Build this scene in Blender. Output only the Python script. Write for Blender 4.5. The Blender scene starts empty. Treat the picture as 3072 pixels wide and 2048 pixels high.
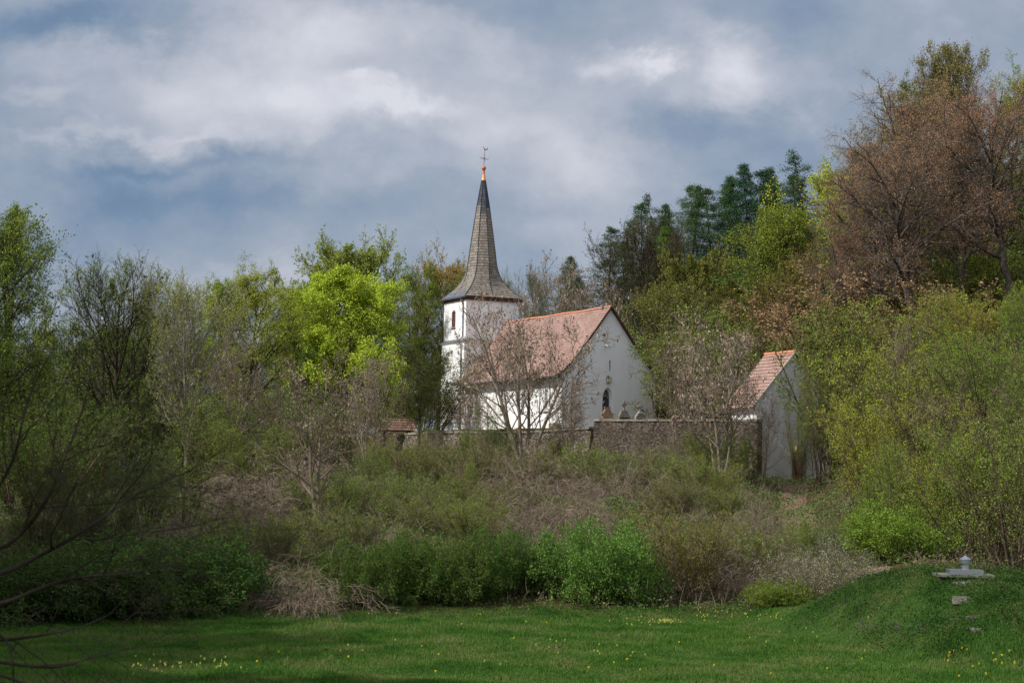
import bpy, math, random
import numpy as np
from mathutils import Vector, Matrix
R = math.radians
sc = bpy.context.scene
# ------------------------------------------------------------ camera
F = 5500.0; CX, CY = 1536.0, 1024.0          # focal length and centre in photo pixels
PITCH = math.atan(405/F); ROLL = R(0.9); EYE = np.array([0.0, 0.0, 4.5])
cd = bpy.data.cameras.new('camera'); cam = bpy.data.objects.new('camera', cd); sc.collection.objects.link(cam)
cd.sensor_width = 36.0; cd.lens = F/3072*36; cd.clip_start = 0.3; cd.clip_end = 6000
Mc = Matrix.Rotation(math.pi/2+PITCH, 4, 'X') @ Matrix.Rotation(ROLL, 4, 'Z')
cam.matrix_world = Matrix.Translation(EYE) @ Mc
cd.dof.use_dof = True; cd.dof.focus_distance = 130; cd.dof.aperture_fstop = 5.6
sc.camera = cam
MC = np.array(Mc.to_3x3())
def at(X, Y, d):
    """photo coordinates (2352-wide view) and a distance along +Y -> world point"""
    px, py = X*3072/2352, Y*3072/2352
    v = MC @ np.array([(px-CX)/F, (CY-py)/F, -1.0])
    return EYE + v*(d/v[1])
# ------------------------------------------------------------ light
SUN_EL = R(43); ss = np.array([-0.891, -0.454]); a_ = R(2.0)
ss = np.array([ss[0]*math.cos(a_)+0.454*math.sin(a_), ss[1]*math.cos(a_)-0.891*math.sin(a_)])
SUNV = Vector((ss[0]*math.cos(SUN_EL), ss[1]*math.cos(SUN_EL), math.sin(SUN_EL)))
ld = bpy.data.lights.new('sun', 'SUN'); ld.energy = 4.6; ld.angle = R(0.53); ld.color = (1.0, 0.955, 0.89)
sun = bpy.data.objects.new('sun', ld); sc.collection.objects.link(sun)
sun.rotation_euler = SUNV.to_track_quat('Z', 'Y').to_euler()
W = bpy.data.worlds.new('World'); sc.world = W; W.use_nodes = True
nt = W.node_tree; nt.nodes.clear()
def N(tree, t, **k):
    n = tree.nodes.new(t)
    for a, b in k.items(): setattr(n, a, b)
    return n
def M(tree, op, a, b=None, c=None, clamp=False):
    n = N(tree, 'ShaderNodeMath', operation=op, use_clamp=clamp)
    for i, v in enumerate((a, b, c)):
        if v is None: continue
        if isinstance(v, (int, float)): n.inputs[i].default_value = v
        else: tree.links.new(v, n.inputs[i])
    return n.outputs[0]
tc = N(nt, 'ShaderNodeTexCoord'); sep = N(nt, 'ShaderNodeSeparateXYZ'); nt.links.new(tc.outputs['Generated'], sep.inputs[0])
dx, dy, dz = sep.outputs
yy = M(nt, 'MAXIMUM', dy, 0.12)
u = M(nt, 'DIVIDE', dx, yy); v = M(nt, 'DIVIDE', dz, yy)
cmb = N(nt, 'ShaderNodeCombineXYZ'); nt.links.new(u, cmb.inputs[0]); nt.links.new(M(nt, 'MULTIPLY', v, 1.9), cmb.inputs[1]); cmb.inputs[2].default_value = 3.7
def noise(tree, vec, scale, detail=4, rough=0.55, dist=0.0):
    n = N(tree, 'ShaderNodeTexNoise'); n.inputs['Scale'].default_value = scale; n.inputs['Detail'].default_value = detail
    n.inputs['Roughness'].default_value = rough; n.inputs['Distortion'].default_value = dist
    if vec is not None: tree.links.new(vec, n.inputs['Vector'])
    return n
cm2 = N(nt, 'ShaderNodeCombineXYZ'); nt.links.new(u, cm2.inputs[0]); nt.links.new(M(nt, 'MULTIPLY', v, 1.25), cm2.inputs[1]); cm2.inputs[2].default_value = 1.3
n1 = noise(nt, cm2.outputs[0], 17, 7, 0.62, 0.2); s1 = N(nt, 'ShaderNodeSeparateXYZ'); nt.links.new(n1.outputs['Color'], s1.inputs[0])
ud = M(nt, 'ADD', u, M(nt, 'MULTIPLY', M(nt, 'SUBTRACT', s1.outputs[0], 0.5), 0.10))
vd = M(nt, 'ADD', v, M(nt, 'MULTIPLY', M(nt, 'SUBTRACT', s1.outputs[1], 0.5), 0.065))
blobs = [(905,250,100,36,.30),(850,200,40,18,.26),(1430,140,80,36,.30),(1465,140,26,28,.26),(1660,110,110,75,.36),(1730,190,160,60,.2),(620,225,330,80,.28),
         (760,70,260,70,.26),(70,222,90,20,.16),(1050,60,120,60,.18),(700,385,260,26,.17),(330,300,330,20,.18),(1330,400,90,60,.14),(1180,300,200,60,.16),
         (150,60,280,60,-.30),(500,375,330,26,-.26),(450,470,500,60,-.20),(300,560,420,50,-.10),(1650,300,280,50,-.20),(2050,230,200,60,-.10),(1750,380,200,40,-.10),(600,650,260,40,.10),(1200,560,150,60,.06),(2000,60,260,60,-.05),
         (250,150,220,40,.12),(1100,150,160,60,.12)]
B = None
for X, Y, a, b, w in blobs:
    p = at(X, Y, 1.0) - EYE; u0, v0 = p[0], p[2]; k = 3072/2352/F*1.05
    e1 = M(nt, 'POWER', M(nt, 'ABSOLUTE', M(nt, 'MULTIPLY', M(nt, 'SUBTRACT', ud, float(u0)), 1/(a*k))), 2.0)
    e2 = M(nt, 'POWER', M(nt, 'ABSOLUTE', M(nt, 'MULTIPLY', M(nt, 'SUBTRACT', vd, float(v0)), 1/(b*k))), 2.0)
    g = M(nt, 'MULTIPLY', M(nt, 'EXPONENT', M(nt, 'MULTIPLY', M(nt, 'ADD', e1, e2), -1.0)), w)
    B = g if B is None else M(nt, 'ADD', B, g)
n2 = noise(nt, cmb.outputs[0], 5.0, 7, 0.55, 0.15)
n3 = noise(nt, cm2.outputs[0], 15, 7, 0.6, 0.15)
B = M(nt, 'ADD', B, M(nt, 'MULTIPLY', M(nt, 'SUBTRACT', n2.outputs[0], 0.5), 0.75))
n4 = noise(nt, cm2.outputs[0], 38, 6, 0.6, 0.1)
B = M(nt, 'ADD', B, M(nt, 'MULTIPLY', M(nt, 'SUBTRACT', n4.outputs[0], 0.5), 0.16))
B = M(nt, 'ADD', B, M(nt, 'MULTIPLY', M(nt, 'SUBTRACT', n3.outputs[0], 0.5), 0.42))
B = M(nt, 'ADD', B, 0.50)
rp = N(nt, 'ShaderNodeValToRGB'); nt.links.new(B, rp.inputs[0])
el = rp.color_ramp.elements
el[0].position = 0.0; el[0].color = (.12, .19, .30, 1); el[1].position = 1.0; el[1].color = (.72, .73, .80, 1)
for p, c in ((.25, (.185, .272, .405, 1)), (.5, (.33, .39, .49, 1)), (.72, (.50, .53, .61, 1))):
    e = el.new(p); e.color = c
# the brighter half of the sky, overhead and behind the camera
bk = N(nt, 'ShaderNodeMapRange', interpolation_type='SMOOTHSTEP'); nt.links.new(dy, bk.inputs[0]); bk.inputs[1].default_value = 0.75; bk.inputs[2].default_value = 0.1
mx = N(nt, 'ShaderNodeMix', data_type='RGBA'); nt.links.new(bk.outputs[0], mx.inputs[0]); nt.links.new(rp.outputs[0], mx.inputs[6]); mx.inputs[7].default_value = (.86, .90, 1.0, 1)
b1 = N(nt, 'ShaderNodeBackground'); nt.links.new(mx.outputs[2], b1.inputs[0]); b1.inputs[1].default_value = 1.0
sk = N(nt, 'ShaderNodeTexSky', sky_type='NISHITA', sun_disc=False); sk.sun_elevation = SUN_EL; sk.sun_rotation = math.atan2(ss[0], ss[1])
b2 = N(nt, 'ShaderNodeBackground'); nt.links.new(sk.outputs[0], b2.inputs[0]); b2.inputs[1].default_value = 0.1
ms = N(nt, 'ShaderNodeMixShader'); ms.inputs[0].default_value = 0.06
nt.links.new(b1.outputs[0], ms.inputs[1]); nt.links.new(b2.outputs[0], ms.inputs[2])
wo = N(nt, 'ShaderNodeOutputWorld'); nt.links.new(ms.outputs[0], wo.inputs[0])
W.cycles.sampling_method = 'MANUAL'; W.cycles.sample_map_resolution = 512
vs = sc.view_settings; vs.view_transform = 'Standard'; vs.look = 'None'; vs.exposure = 0.0; vs.gamma = 1.0
sc.cycles.max_bounces = 5; sc.cycles.diffuse_bounces = 3; sc.cycles.glossy_bounces = 2; sc.cycles.transmission_bounces = 3
sc.cycles.caustics_reflective = False; sc.cycles.caustics_refractive = False; sc.cycles.use_denoising = True; sc.cycles.denoiser = 'OPENIMAGEDENOISE'
# ------------------------------------------------------------ terrain
def sst(a, b, x):
    t = np.clip((x-a)/(b-a), 0, 1); return t*t*(3-2*t)
def hash2(ix, iy):
    h = np.sin(ix*127.1+iy*311.7)*43758.5453; return h-np.floor(h)
def vnoise(x, y):
    ix, iy = np.floor(x), np.floor(y); fx, fy = x-ix, y-iy
    fx = fx*fx*(3-2*fx); fy = fy*fy*(3-2*fy)
    return ((hash2(ix, iy)*(1-fx)+hash2(ix+1, iy)*fx)*(1-fy)+(hash2(ix, iy+1)*(1-fx)+hash2(ix+1, iy+1)*fx)*fy)
k_ = 1/1.3061
WP = [at(X*k_, Y*k_, d)[:2] for X, Y, d in ((1183, 1300, 178), (1340, 1300, 168), (1560, 1297, 158.5), (1772, 1290, 151))]
WQ = [at(X*k_, Y*k_, d)[:2] for X, Y, d in ((1783, 1262, 150), (2030, 1260, 139.5), (2274, 1263, 135.6))]
YARD = [(float(p[0])+.1, float(p[1])+.75) for p in WP+WQ]+[(24, 146), (30, 160), (34, 205), (-14, 215), (-20, 190)]
def inside(x, y, poly):
    r = np.zeros(np.shape(x), bool); n = len(poly)
    for i in range(n):
        (x1, y1), (x2, y2) = poly[i], poly[(i+1) % n]
        c = ((y1 > y) != (y2 > y)) & (x < (x2-x1)*(y-y1)/(y2-y1+1e-12)+x1)
        r = r ^ c
    return r
def front(x): return 58.9 + np.clip(0.3*x, -6, 6)
def ground(x, y):
    x = np.asarray(x, float); y = np.asarray(y, float)
    v = y-front(x)
    z = np.interp(v, [-200, -60, -32, 0, 3, 15, 35, 82, 200], [4.4, 2.9, 0.0, 0.0, 0.25, 2.1, 3.1, 5.5, 7.4])
    z = z*(1-0.38*sst(-4, -30, x - 0*y))
    k = x-(18+0.05*(y-60)); hill = 0.95*np.maximum(k, 0)**2/(np.maximum(k, 0)+3); hill = np.where(hill > 9, 9+(hill-9)*.42, hill)
    z = z+hill*sst(62, 85, y)
    z = z+sst(188, 232, y)*np.clip(0.34*x+6, 0, 14)*(1-.8*sst(24, 48, x))
    z = z+(vnoise(x*.25, y*.25)-.5)*0.5*sst(0, 10, v)+(vnoise(x*.09, y*.09)-.5)*0.35
    ch = np.exp(-(((x-20.5)/6.5)**2+((y-136)/8.0)**2)**1.5); z = z*(1-ch)+3.7*ch
    z = z-2.0*np.exp(-((x-(12.2+.06*(y-60)+.0007*np.maximum(y-60, 0)**2))/3.2)**2)*sst(66, 80, y)*(1-sst(118, 132, y))
    yard = 8.25+0.7*np.exp(-(((x-13)/6)**2+((y-161)/7)**2)**2)
    z = np.where(inside(x, y, YARD), yard, z)
    m = 1.8*np.clip((x+(y-50)*.2-9.3)/2.9, 0, 1)**1.35*sst(43.5, 51.3, y)*(1-0.75*sst(54, 62, y))
    return np.maximum(z, 0)*1.0+m*(1+.12*(vnoise(x*1.3, y*1.3)-.5))+(vnoise(x*.7+9, y*.7)-.5)*.12
def gz(x, y): return float(ground(np.array([x]), np.array([y]))[0])
# ------------------------------------------------------------ helpers
def mesh_np(name, V, Fq, mats, midx=None, smooth=True):
    me = bpy.data.meshes.new(name); V = np.ascontiguousarray(V, np.float32); Fq = np.ascontiguousarray(Fq, np.int32)
    k = Fq.shape[1]
    me.vertices.add(len(V)); me.vertices.foreach_set('co', V.ravel())
    me.loops.add(Fq.size); me.loops.foreach_set('vertex_index', Fq.ravel())
    me.polygons.add(len(Fq)); me.polygons.foreach_set('loop_start', np.arange(0, Fq.size, k, dtype=np.int32))
    for m in mats: me.materials.append(m)
    if midx is not None: me.polygons.foreach_set('material_index', np.ascontiguousarray(midx, np.int32))
    me.update(calc_edges=True)
    if not smooth: me.shade_flat()
    return me
def link(name, me, parent=None):
    o = bpy.data.objects.new(name, me); sc.collection.objects.link(o)
    if parent is not None: o.parent = parent
    return o
def tag(o, label=None, cat=None, group=None, kind=None):
    if label: o['label'] = label
    if cat: o['category'] = cat
    if group: o['group'] = group
    if kind: o['kind'] = kind
    return o
def empty(name, loc, rz=0.0): 
    o = bpy.data.objects.new(name, None); sc.collection.objects.link(o); o.location = loc; o.rotation_euler = (0, 0, rz); o.empty_display_size = .3
    return o
class MB:
    def __init__(s): s.v = []; s.f = []; s.m = []; s.uv = {}
    def face(s, pts, m=0, uv=None):
        i = len(s.v); s.v += [tuple(float(c) for c in p) for p in pts]; s.f.append(tuple(range(i, i+len(pts)))); s.m.append(m)
        if uv is not None: s.uv[len(s.f)-1] = uv
    def box(s, x0, x1, y0, y1, z0, z1, m=0, fn=None):
        P = [(x, y, z) for z in (z0, z1) for y in (y0, y1) for x in (x0, x1)]
        if fn: P = [fn(p) for p in P]
        i = len(s.v); s.v += [tuple(p) for p in P]
        for q in ((0,2,3,1),(4,5,7,6),(0,1,5,4),(2,6,7,3),(0,4,6,2),(1,3,7,5)): s.f.append(tuple(i+k for k in q)); s.m.append(m)
    def prism(s, poly, a, b, fn, m=0):
        """2-D polygon swept from a to b; fn(u, v, t) -> point"""
        n = len(poly); i = len(s.v)
        s.v += [tuple(fn(p[0], p[1], a)) for p in poly]+[tuple(fn(p[0], p[1], b)) for p in poly]
        s.f.append(tuple(range(i, i+n))); s.f.append(tuple(range(i+2*n-1, i+n-1, -1))); s.m += [m, m]
        for k in range(n): s.f.append((i+k, i+n+k, i+n+(k+1) % n, i+(k+1) % n)); s.m.append(m)
    def lathe(s, prof, c=(0, 0, 0), n=20, m=0, cap=True):
        i = len(s.v)
        for r, z in prof:
            for k in range(n): a = 2*math.pi*k/n; s.v.append((c[0]+r*math.cos(a), c[1]+r*math.sin(a), c[2]+z))
        for j in range(len(prof)-1):
            for k in range(n): s.f.append((i+j*n+k, i+j*n+(k+1) % n, i+(j+1)*n+(k+1) % n, i+(j+1)*n+k)); s.m.append(m)
        if cap:
            s.f.append(tuple(i+k for k in reversed(range(n)))); s.f.append(tuple(i+(len(prof)-1)*n+k for k in range(n))); s.m += [m, m]
    def tube(s, pts, r, n=8, m=0):
        pts = [Vector(p) for p in pts]; i = len(s.v)
        for j, p in enumerate(pts):
            t = (pts[min(j+1, len(pts)-1)]-pts[max(j-1, 0)]).normalized(); a = Vector((0, 0, 1)) if abs(t.z) < .9 else Vector((1, 0, 0))
            u_ = t.cross(a).normalized(); w_ = t.cross(u_); rr = r[j] if isinstance(r, (list, tuple)) else r
            for k in range(n): q = p+rr*(math.cos(2*math.pi*k/n)*u_+math.sin(2*math.pi*k/n)*w_); s.v.append(tuple(q))
        for j in range(len(pts)-1):
            for k in range(n): s.f.append((i+j*n+k, i+j*n+(k+1) % n, i+(j+1)*n+(k+1) % n, i+(j+1)*n+k)); s.m.append(m)
        s.f.append(tuple(i+k for k in range(n))); s.f.append(tuple(i+(len(pts)-1)*n+k for k in range(n))); s.m += [m, m]
    def build(s, name, mats, parent=None, smooth=False):
        me = bpy.data.meshes.new(name); me.from_pydata(s.v, [], s.f)
        for m in (mats if isinstance(mats, (list, tuple)) else [mats]): me.materials.append(m)
        me.polygons.foreach_set('material_index', s.m)
        if s.uv:
            l = me.uv_layers.new(name='UVMap')
            for fi, uv in s.uv.items():
                for li, c in zip(me.polygons[fi].loop_indices, uv): l.data[li].uv = c
        me.update()
        import bmesh
        bm = bmesh.new(); bm.from_mesh(me); bmesh.ops.recalc_face_normals(bm, faces=bm.faces); bm.to_mesh(me); bm.free()
        if smooth: me.shade_smooth()
        return link(name, me, parent)
# ------------------------------------------------------------ materials
MATS = {}
def newmat(name):
    m = bpy.data.materials.new(name); m.use_nodes = True; t = m.node_tree; t.nodes.clear()
    return m, t, N(t, 'ShaderNodeOutputMaterial')
def ramp(t, fac, stops):
    r = N(t, 'ShaderNodeValToRGB'); t.links.new(fac, r.inputs[0]); e = r.color_ramp.elements
    e[0].position, e[0].color = stops[0][0], (*stops[0][1], 1); e[1].position, e[1].color = stops[-1][0], (*stops[-1][1], 1)
    for p, c in stops[1:-1]: q = e.new(p); q.color = (*c, 1)
    return r.outputs[0]
def surf(name, stops, scale=3.0, rough=0.8, bump=0.0, bscale=20, metal=0.0, detail=6, coord='Object', stretch=(1, 1, 1), spec=0.3):
    m, t, o = newmat(name)
    c = N(t, 'ShaderNodeTexCoord'); mp = N(t, 'ShaderNodeMapping'); mp.inputs['Scale'].default_value = stretch
    t.links.new(c.outputs[coord], mp.inputs[0]); n = noise(t, mp.outputs[0], scale, detail, 0.6)
    p = N(t, 'ShaderNodeBsdfPrincipled'); t.links.new(ramp(t, n.outputs[0], stops), p.inputs['Base Color'])
    p.inputs['Roughness'].default_value = rough; p.inputs['Metallic'].default_value = metal; p.inputs['Specular IOR Level'].default_value = spec
    if bump:
        n2_ = noise(t, mp.outputs[0], bscale, 5, 0.6); b = N(t, 'ShaderNodeBump'); b.inputs['Strength'].default_value = bump; b.inputs['Distance'].default_value = 0.05
        t.links.new(n2_.outputs[0], b.inputs['Height']); t.links.new(b.outputs[0], p.inputs['Normal'])
    t.links.new(p.outputs[0], o.inputs[0]); return m
def leafmat(name, var=0.5, trans=0.35, hue=(1.1, .96, .85)):
    """leaf colour = the plant's own object colour, varied per leaf"""
    m, t, o = newmat(name)
    oi = N(t, 'ShaderNodeObjectInfo'); g = N(t, 'ShaderNodeNewGeometry')
    mr = N(t, 'ShaderNodeMapRange'); t.links.new(g.outputs['Random Per Island'], mr.inputs[0]); mr.inputs[3].default_value = 1-var; mr.inputs[4].default_value = 1+var
    a = N(t, 'ShaderNodeMix', data_type='RGBA', blend_type='MULTIPLY'); a.inputs[0].default_value = 1
    t.links.new(oi.outputs['Color'], a.inputs[6]); t.links.new(mr.outputs[0], a.inputs[7])
    f = M(t, 'FRACT', M(t, 'MULTIPLY', g.outputs['Random Per Island'], 7.31))
    b = N(t, 'ShaderNodeMix', data_type='RGBA', blend_type='MULTIPLY'); t.links.new(f, b.inputs[0]); t.links.new(a.outputs[2], b.inputs[6]); b.inputs[7].default_value = (*hue, 1)
    d = N(t, 'ShaderNodeBsdfDiffuse'); tr = N(t, 'ShaderNodeBsdfTranslucent'); t.links.new(b.outputs[2], d.inputs[0]); t.links.new(b.outputs[2], tr.inputs[0])
    mxs = N(t, 'ShaderNodeMixShader'); mxs.inputs[0].default_value = trans
    t.links.new(d.outputs[0], mxs.inputs[1]); t.links.new(tr.outputs[0], mxs.inputs[2]); t.links.new(mxs.outputs[0], o.inputs[0])
    return m
def barkmat(name, c1, c2, lichen=None, lth=.62):
    m, t, o = newmat(name); c = N(t, 'ShaderNodeTexCoord'); n = noise(t, c.outputs['Object'], 2.2, 6, .7)
    col = ramp(t, n.outputs[0], [(.35, c1), (.65, c2)])
    if lichen:
        n2_ = noise(t, c.outputs['Object'], 1.1, 4, .6); mk = M(t, 'MULTIPLY', M(t, 'SUBTRACT', n2_.outputs[0], lth), 12, clamp=True)
        x = N(t, 'ShaderNodeMix', data_type='RGBA'); t.links.new(mk, x.inputs[0]); t.links.new(col, x.inputs[6]); x.inputs[7].default_value = (*lichen, 1); col = x.outputs[2]
    d = N(t, 'ShaderNodeBsdfDiffuse'); t.links.new(col, d.inputs[0]); t.links.new(d.outputs[0], o.inputs[0]); return m
LEAF = leafmat('leaf'); LEAFS = leafmat('small leaf', .45, .3, (1.12, .93, .85)); KEYS = surf('seed keys', [(.3, (.19, .135, .10)), (.7, (.37, .28, .215))], 6)
NEEDLE = leafmat('needles', .4, .2, (.85, 1.0, .85))
BLOSSOM = surf('blossom', [(.3, (.36, .35, .29)), (.7, (.62, .61, .54))], 9)
BARKD = barkmat('dark bark', (.028, .023, .018), (.075, .06, .047))
BARKG = barkmat('grey bark', (.125, .105, .078), (.30, .25, .19), (.42, .26, .06), .6)
BARKG2 = barkmat('grey brown twigs', (.11, .085, .06), (.22, .175, .13))
BARKC = barkmat('beech bark', (.045, .038, .032), (.15, .125, .10))
BARKP = barkmat('pale bark', (.12, .11, .085), (.30, .27, .22))
BARKB = barkmat('brown twigs', (.07, .052, .036), (.15, .115, .08))
BARKM = barkmat('mauve canes', (.135, .10, .075), (.27, .21, .165))
# ------------------------------------------------------------ plants
def nrm(v): return v/np.maximum(np.linalg.norm(v, axis=-1, keepdims=True), 1e-9)
def perp(T, az):
    a = np.where(np.abs(T[:, 2:3]) < .9, np.array([[0, 0, 1.]]), np.array([[1., 0, 0]]))
    U = nrm(np.cross(T, a)); V = np.cross(T, U); return np.cos(az)[:, None]*U+np.sin(az)[:, None]*V
def poly(P, D, L, K, gn, trop, rng):
    n = len(P); out = np.zeros((n, K, 3)); out[:, 0] = P; d = nrm(D.copy()); st = (L/(K-1))[:, None]
    for k in range(1, K):
        d = d+rng.normal(0, gn, (n, 3)); d[:, 2] += trop; d = nrm(d); out[:, k] = out[:, k-1]+d*st
    return out
def sample(pts, idx, t):
    K = pts.shape[1]; f = np.clip(t, 0, .9999)*(K-1); i = f.astype(int); w = (f-i)[:, None]
    a, b = pts[idx, i], pts[idx, i+1]; return a*(1-w)+b*w, nrm(b-a)
SH = {'one': lambda t: np.ones_like(t), 'ball': lambda t: .35+.65*np.sin(np.pi*np.clip(t*.9+.12, 0, 1)), 'cone': lambda t: np.clip(1.0-t, .03, 1)**.8,
      'dome': lambda t: np.sqrt(np.clip(1.02-t*t, .02, 1)), 'taper': lambda t: 1-.55*t}
class Plant:
    def __init__(s, seed): s.rng = np.random.default_rng(seed); s.W = []; s.L = []; s.lev = []
    def base(s, P, D, L, r, K=9, gn=.05, trop=.0, tip=.15, sides=7):
        P, D, L, r = np.atleast_2d(P).astype(float), np.atleast_2d(D).astype(float), np.atleast_1d(L).astype(float), np.atleast_1d(r).astype(float)
        p = poly(P, D, L, K, gn, trop, s.rng); s.add(p, r, tip, sides); s.lev.append((p, L, r, tip)); return s
    def given(s, pts, r, tip=.2, sides=7):
        pts = np.asarray(pts, float); L = np.linalg.norm(np.diff(pts, axis=1), axis=2).sum(1); r = np.atleast_1d(r).astype(float)
        s.add(pts, r, tip, sides); s.lev.append((pts, L, r, tip)); return s
    def add(s, p, r, tip, sides):
        K = p.shape[1]; s.W.append((p, r[:, None]*np.linspace(1, tip, K)[None, :], sides))
    def sub(s, n, t0, t1, ang, ln, angv=10, K=5, gn=.08, trop=0., rr=.55, tip=.25, sides=4, shape='one', flat=1., rmin=.004, lv=.25, src=-1):
        pp, PL, PR, ptip = s.lev[src]; m = len(pp); rng = s.rng
        idx = np.repeat(np.arange(m), n); j = np.tile(np.arange(n), m)
        tt = (j+rng.random(m*n))/n; t = t0+(t1-t0)*tt
        P, T = sample(pp, idx, t); az = j*2.39996+np.repeat(rng.random(m)*6.28, n)+rng.normal(0, .5, m*n)
        a = np.radians(ang+rng.normal(0, angv, m*n)); D = T*np.cos(a)[:, None]+perp(T, az)*np.sin(a)[:, None]; D[:, 2] *= flat
        L = PL[idx]*ln*SH[shape](tt)*(1+rng.uniform(-lv, lv, m*n))
        r = np.maximum(PR[idx]*(1+(ptip-1)*t)*rr, rmin); r = np.minimum(r, L*.05+rmin)
        p = poly(P, D, L, K, gn, trop, rng); s.add(p, r, tip, sides); s.lev.append((p, L, r, tip)); return s
    def leaves(s, n, size, t0=.2, t1=1.05, spread=.1, asp=.6, up=.3, mat=0, src=-1, cl=1, sv=.35, hang=0, keep=1.0, grp=5):
        pp, PL, PR, _ = s.lev[src]; m = len(pp); rng = s.rng; ar = np.arange(m)
        if keep < 1: ar = ar[(rng.random(m//grp+1) < keep)[ar//grp]]
        idx = np.repeat(ar, n); m = len(ar)
        t = np.clip(t0+(t1-t0)*rng.random(m*n), 0, 1); P, T = sample(pp, idx, t)
        P = P+rng.normal(0, spread, P.shape)
        if cl > 1: P = np.repeat(P, cl, 0)+rng.normal(0, size*.8, (len(P)*cl, 3)); T = np.repeat(T, cl, 0)
        k = len(P); A = nrm(rng.normal(0, 1, (k, 3))+T*.6+np.array([0, 0, -hang])); Nn = nrm(rng.normal(0, 1, (k, 3))+np.array([0, 0, up])); Bv = nrm(np.cross(A, Nn))
        l = size*(1+rng.uniform(-sv, sv, k))[:, None]; w = l*asp*.5
        s.L.append((np.stack([P, P+A*l*.5+Bv*w, P+A*l, P+A*l*.5-Bv*w], 1), mat)); return s
    def wood(s):
        Vs, Fs, off = [], [], 0
        for p, r, sd in s.W:
            n, K = p.shape[:2]; T = np.zeros_like(p); T[:, 1:-1] = p[:, 2:]-p[:, :-2]; T[:, 0] = p[:, 1]-p[:, 0]; T[:, -1] = p[:, -1]-p[:, -2]; T = nrm(T)
            t = T.reshape(-1, 3)
            if sd == 1:
                a = perp(t, np.repeat(s.rng.random(n)*3.14, K)).reshape(n, K, 3)*r[..., None]*1.3
                V = np.stack([p-a, p+a], 2); m = 2
                b = (np.arange(n)[:, None]*K+np.arange(K-1)[None, :]).ravel()*2; Fq = np.stack([b, b+1, b+3, b+2], 1)
            else:
                c0 = T.mean(1); ref = np.where(np.abs(c0[:, 2:3]) < .85, np.array([[0, 0, 1.]]), np.array([[1., 0, 0]])); ref = np.repeat(ref, K, 0)
                U = nrm(np.cross(t, ref)); Wv = np.cross(t, U); an = np.arange(sd)*2*np.pi/sd
                ring = np.cos(an)[None, :, None]*U[:, None]+np.sin(an)[None, :, None]*Wv[:, None]
                V = p.reshape(-1, 1, 3)+ring*r.reshape(-1, 1, 1); m = sd
                b = (np.arange(n)[:, None]*K+np.arange(K-1)[None, :]).reshape(-1, 1)*sd; k = np.arange(sd)[None, :]; k2 = (k+1) % sd
                Fq = np.stack([b+k, b+k2, b+sd+k2, b+sd+k], 2).reshape(-1, 4)
            V = V.reshape(-1, 3); Vs.append(V); Fs.append(Fq+off); off += len(V)
        return np.concatenate(Vs), np.concatenate(Fs)
    def crown(s):
        V = np.concatenate([a.reshape(-1, 3) for a, _ in s.L]); mi = np.concatenate([np.full(len(a), m) for a, m in s.L])
        return V, np.arange(len(V)).reshape(-1, 4), mi
PROTO = {}; DEBUG = False
def store(key, pl, bark, leafs, H, names=('trunk', 'crown')):
    wv, wf = pl.wood(); me1 = mesh_np(key+' wood', wv, wf, [bark]); me2 = None
    if pl.L:
        cv, cf, mi = pl.crown(); me2 = mesh_np(key+' leaves', cv, cf, leafs, mi)
    allv = np.concatenate([wv, cv]) if pl.L else wv; H = float(np.percentile(allv[:, 2], 99.7))
    PROTO[key] = (me1, me2, H, names)
    if DEBUG: r_ = np.hypot(allv[:, 0]-np.median(allv[:, 0]), allv[:, 1]-np.median(allv[:, 1])); print('proto %-10s H %.1f width %.1f faces %d' % (key, H, 2*np.percentile(r_, 97), len(wf)+(len(cf) if pl.L else 0)))
def trunkr(H): return H*.017
Z = np.array([[0, 0, 1.]])
def mk_broad(seed, H, ang=52, rr1=.55, up=.06, n1=30, l1=.42, flat=.8, leaf=.10, nl=4, t0=.22, size=1.0, cl=1, dens=(11, 7, 5), lean=(0, 0), bark=BARKD, lm=LEAF, key='', gn=.1, spread=.12, shape='ball', upn=.3, r0=.019, twl=.45, kp=.62):
    p = Plant(seed); p.base([0, 0, -.5], [lean[0], lean[1], 1], H*.93, H*r0, K=10, gn=.05, trop=.02, tip=.12)
    p.sub(n1, t0, .98, ang, l1, K=7, gn=gn, trop=up, rr=rr1, shape=shape, sides=5, angv=12)
    p.sub(dens[0], .2, .98, 48, .42, K=5, gn=.12, trop=up*.7, sides=4, flat=flat, shape='taper', angv=14)
    p.sub(dens[1], .15, 1, 45, twl, K=4, gn=.14, trop=.03, sides=3, flat=flat, rmin=.014, angv=15)
    p.sub(dens[2], .1, 1, 42, .5, K=3, gn=.15, trop=.03, sides=1, rmin=.005, angv=15)
    p.leaves(nl, leaf, spread=spread, up=upn, cl=cl, keep=kp, grp=dens[2]*2); store(key, p, bark, [lm], H)
def mk_linden(seed, H, key, bark=BARKD, leaf=.085, nl=2, ang=38, up=.09):
    p = Plant(seed); p.base([0, 0, -.5], [.02, 0, 1], H*.92, H*.021, K=10, gn=.035, trop=.02, tip=.12)
    p.sub(30, .22, .97, ang+10, .52, K=8, gn=.05, trop=up, rr=.58, shape='ball', sides=5, angv=8)
    p.sub(11, .2, .97, 32, .42, K=6, gn=.06, trop=up*.8, sides=3, shape='taper', rmin=.018)
    p.sub(7, .15, 1, 30, .45, K=4, gn=.08, trop=.06, sides=3, rmin=.016)
    p.sub(3, .2, 1, 30, .5, K=3, gn=.1, trop=.04, sides=1, rmin=.009)
    p.leaves(nl, leaf, spread=.04, up=.1, t0=.5); store(key, p, bark, [LEAF], H)
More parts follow.
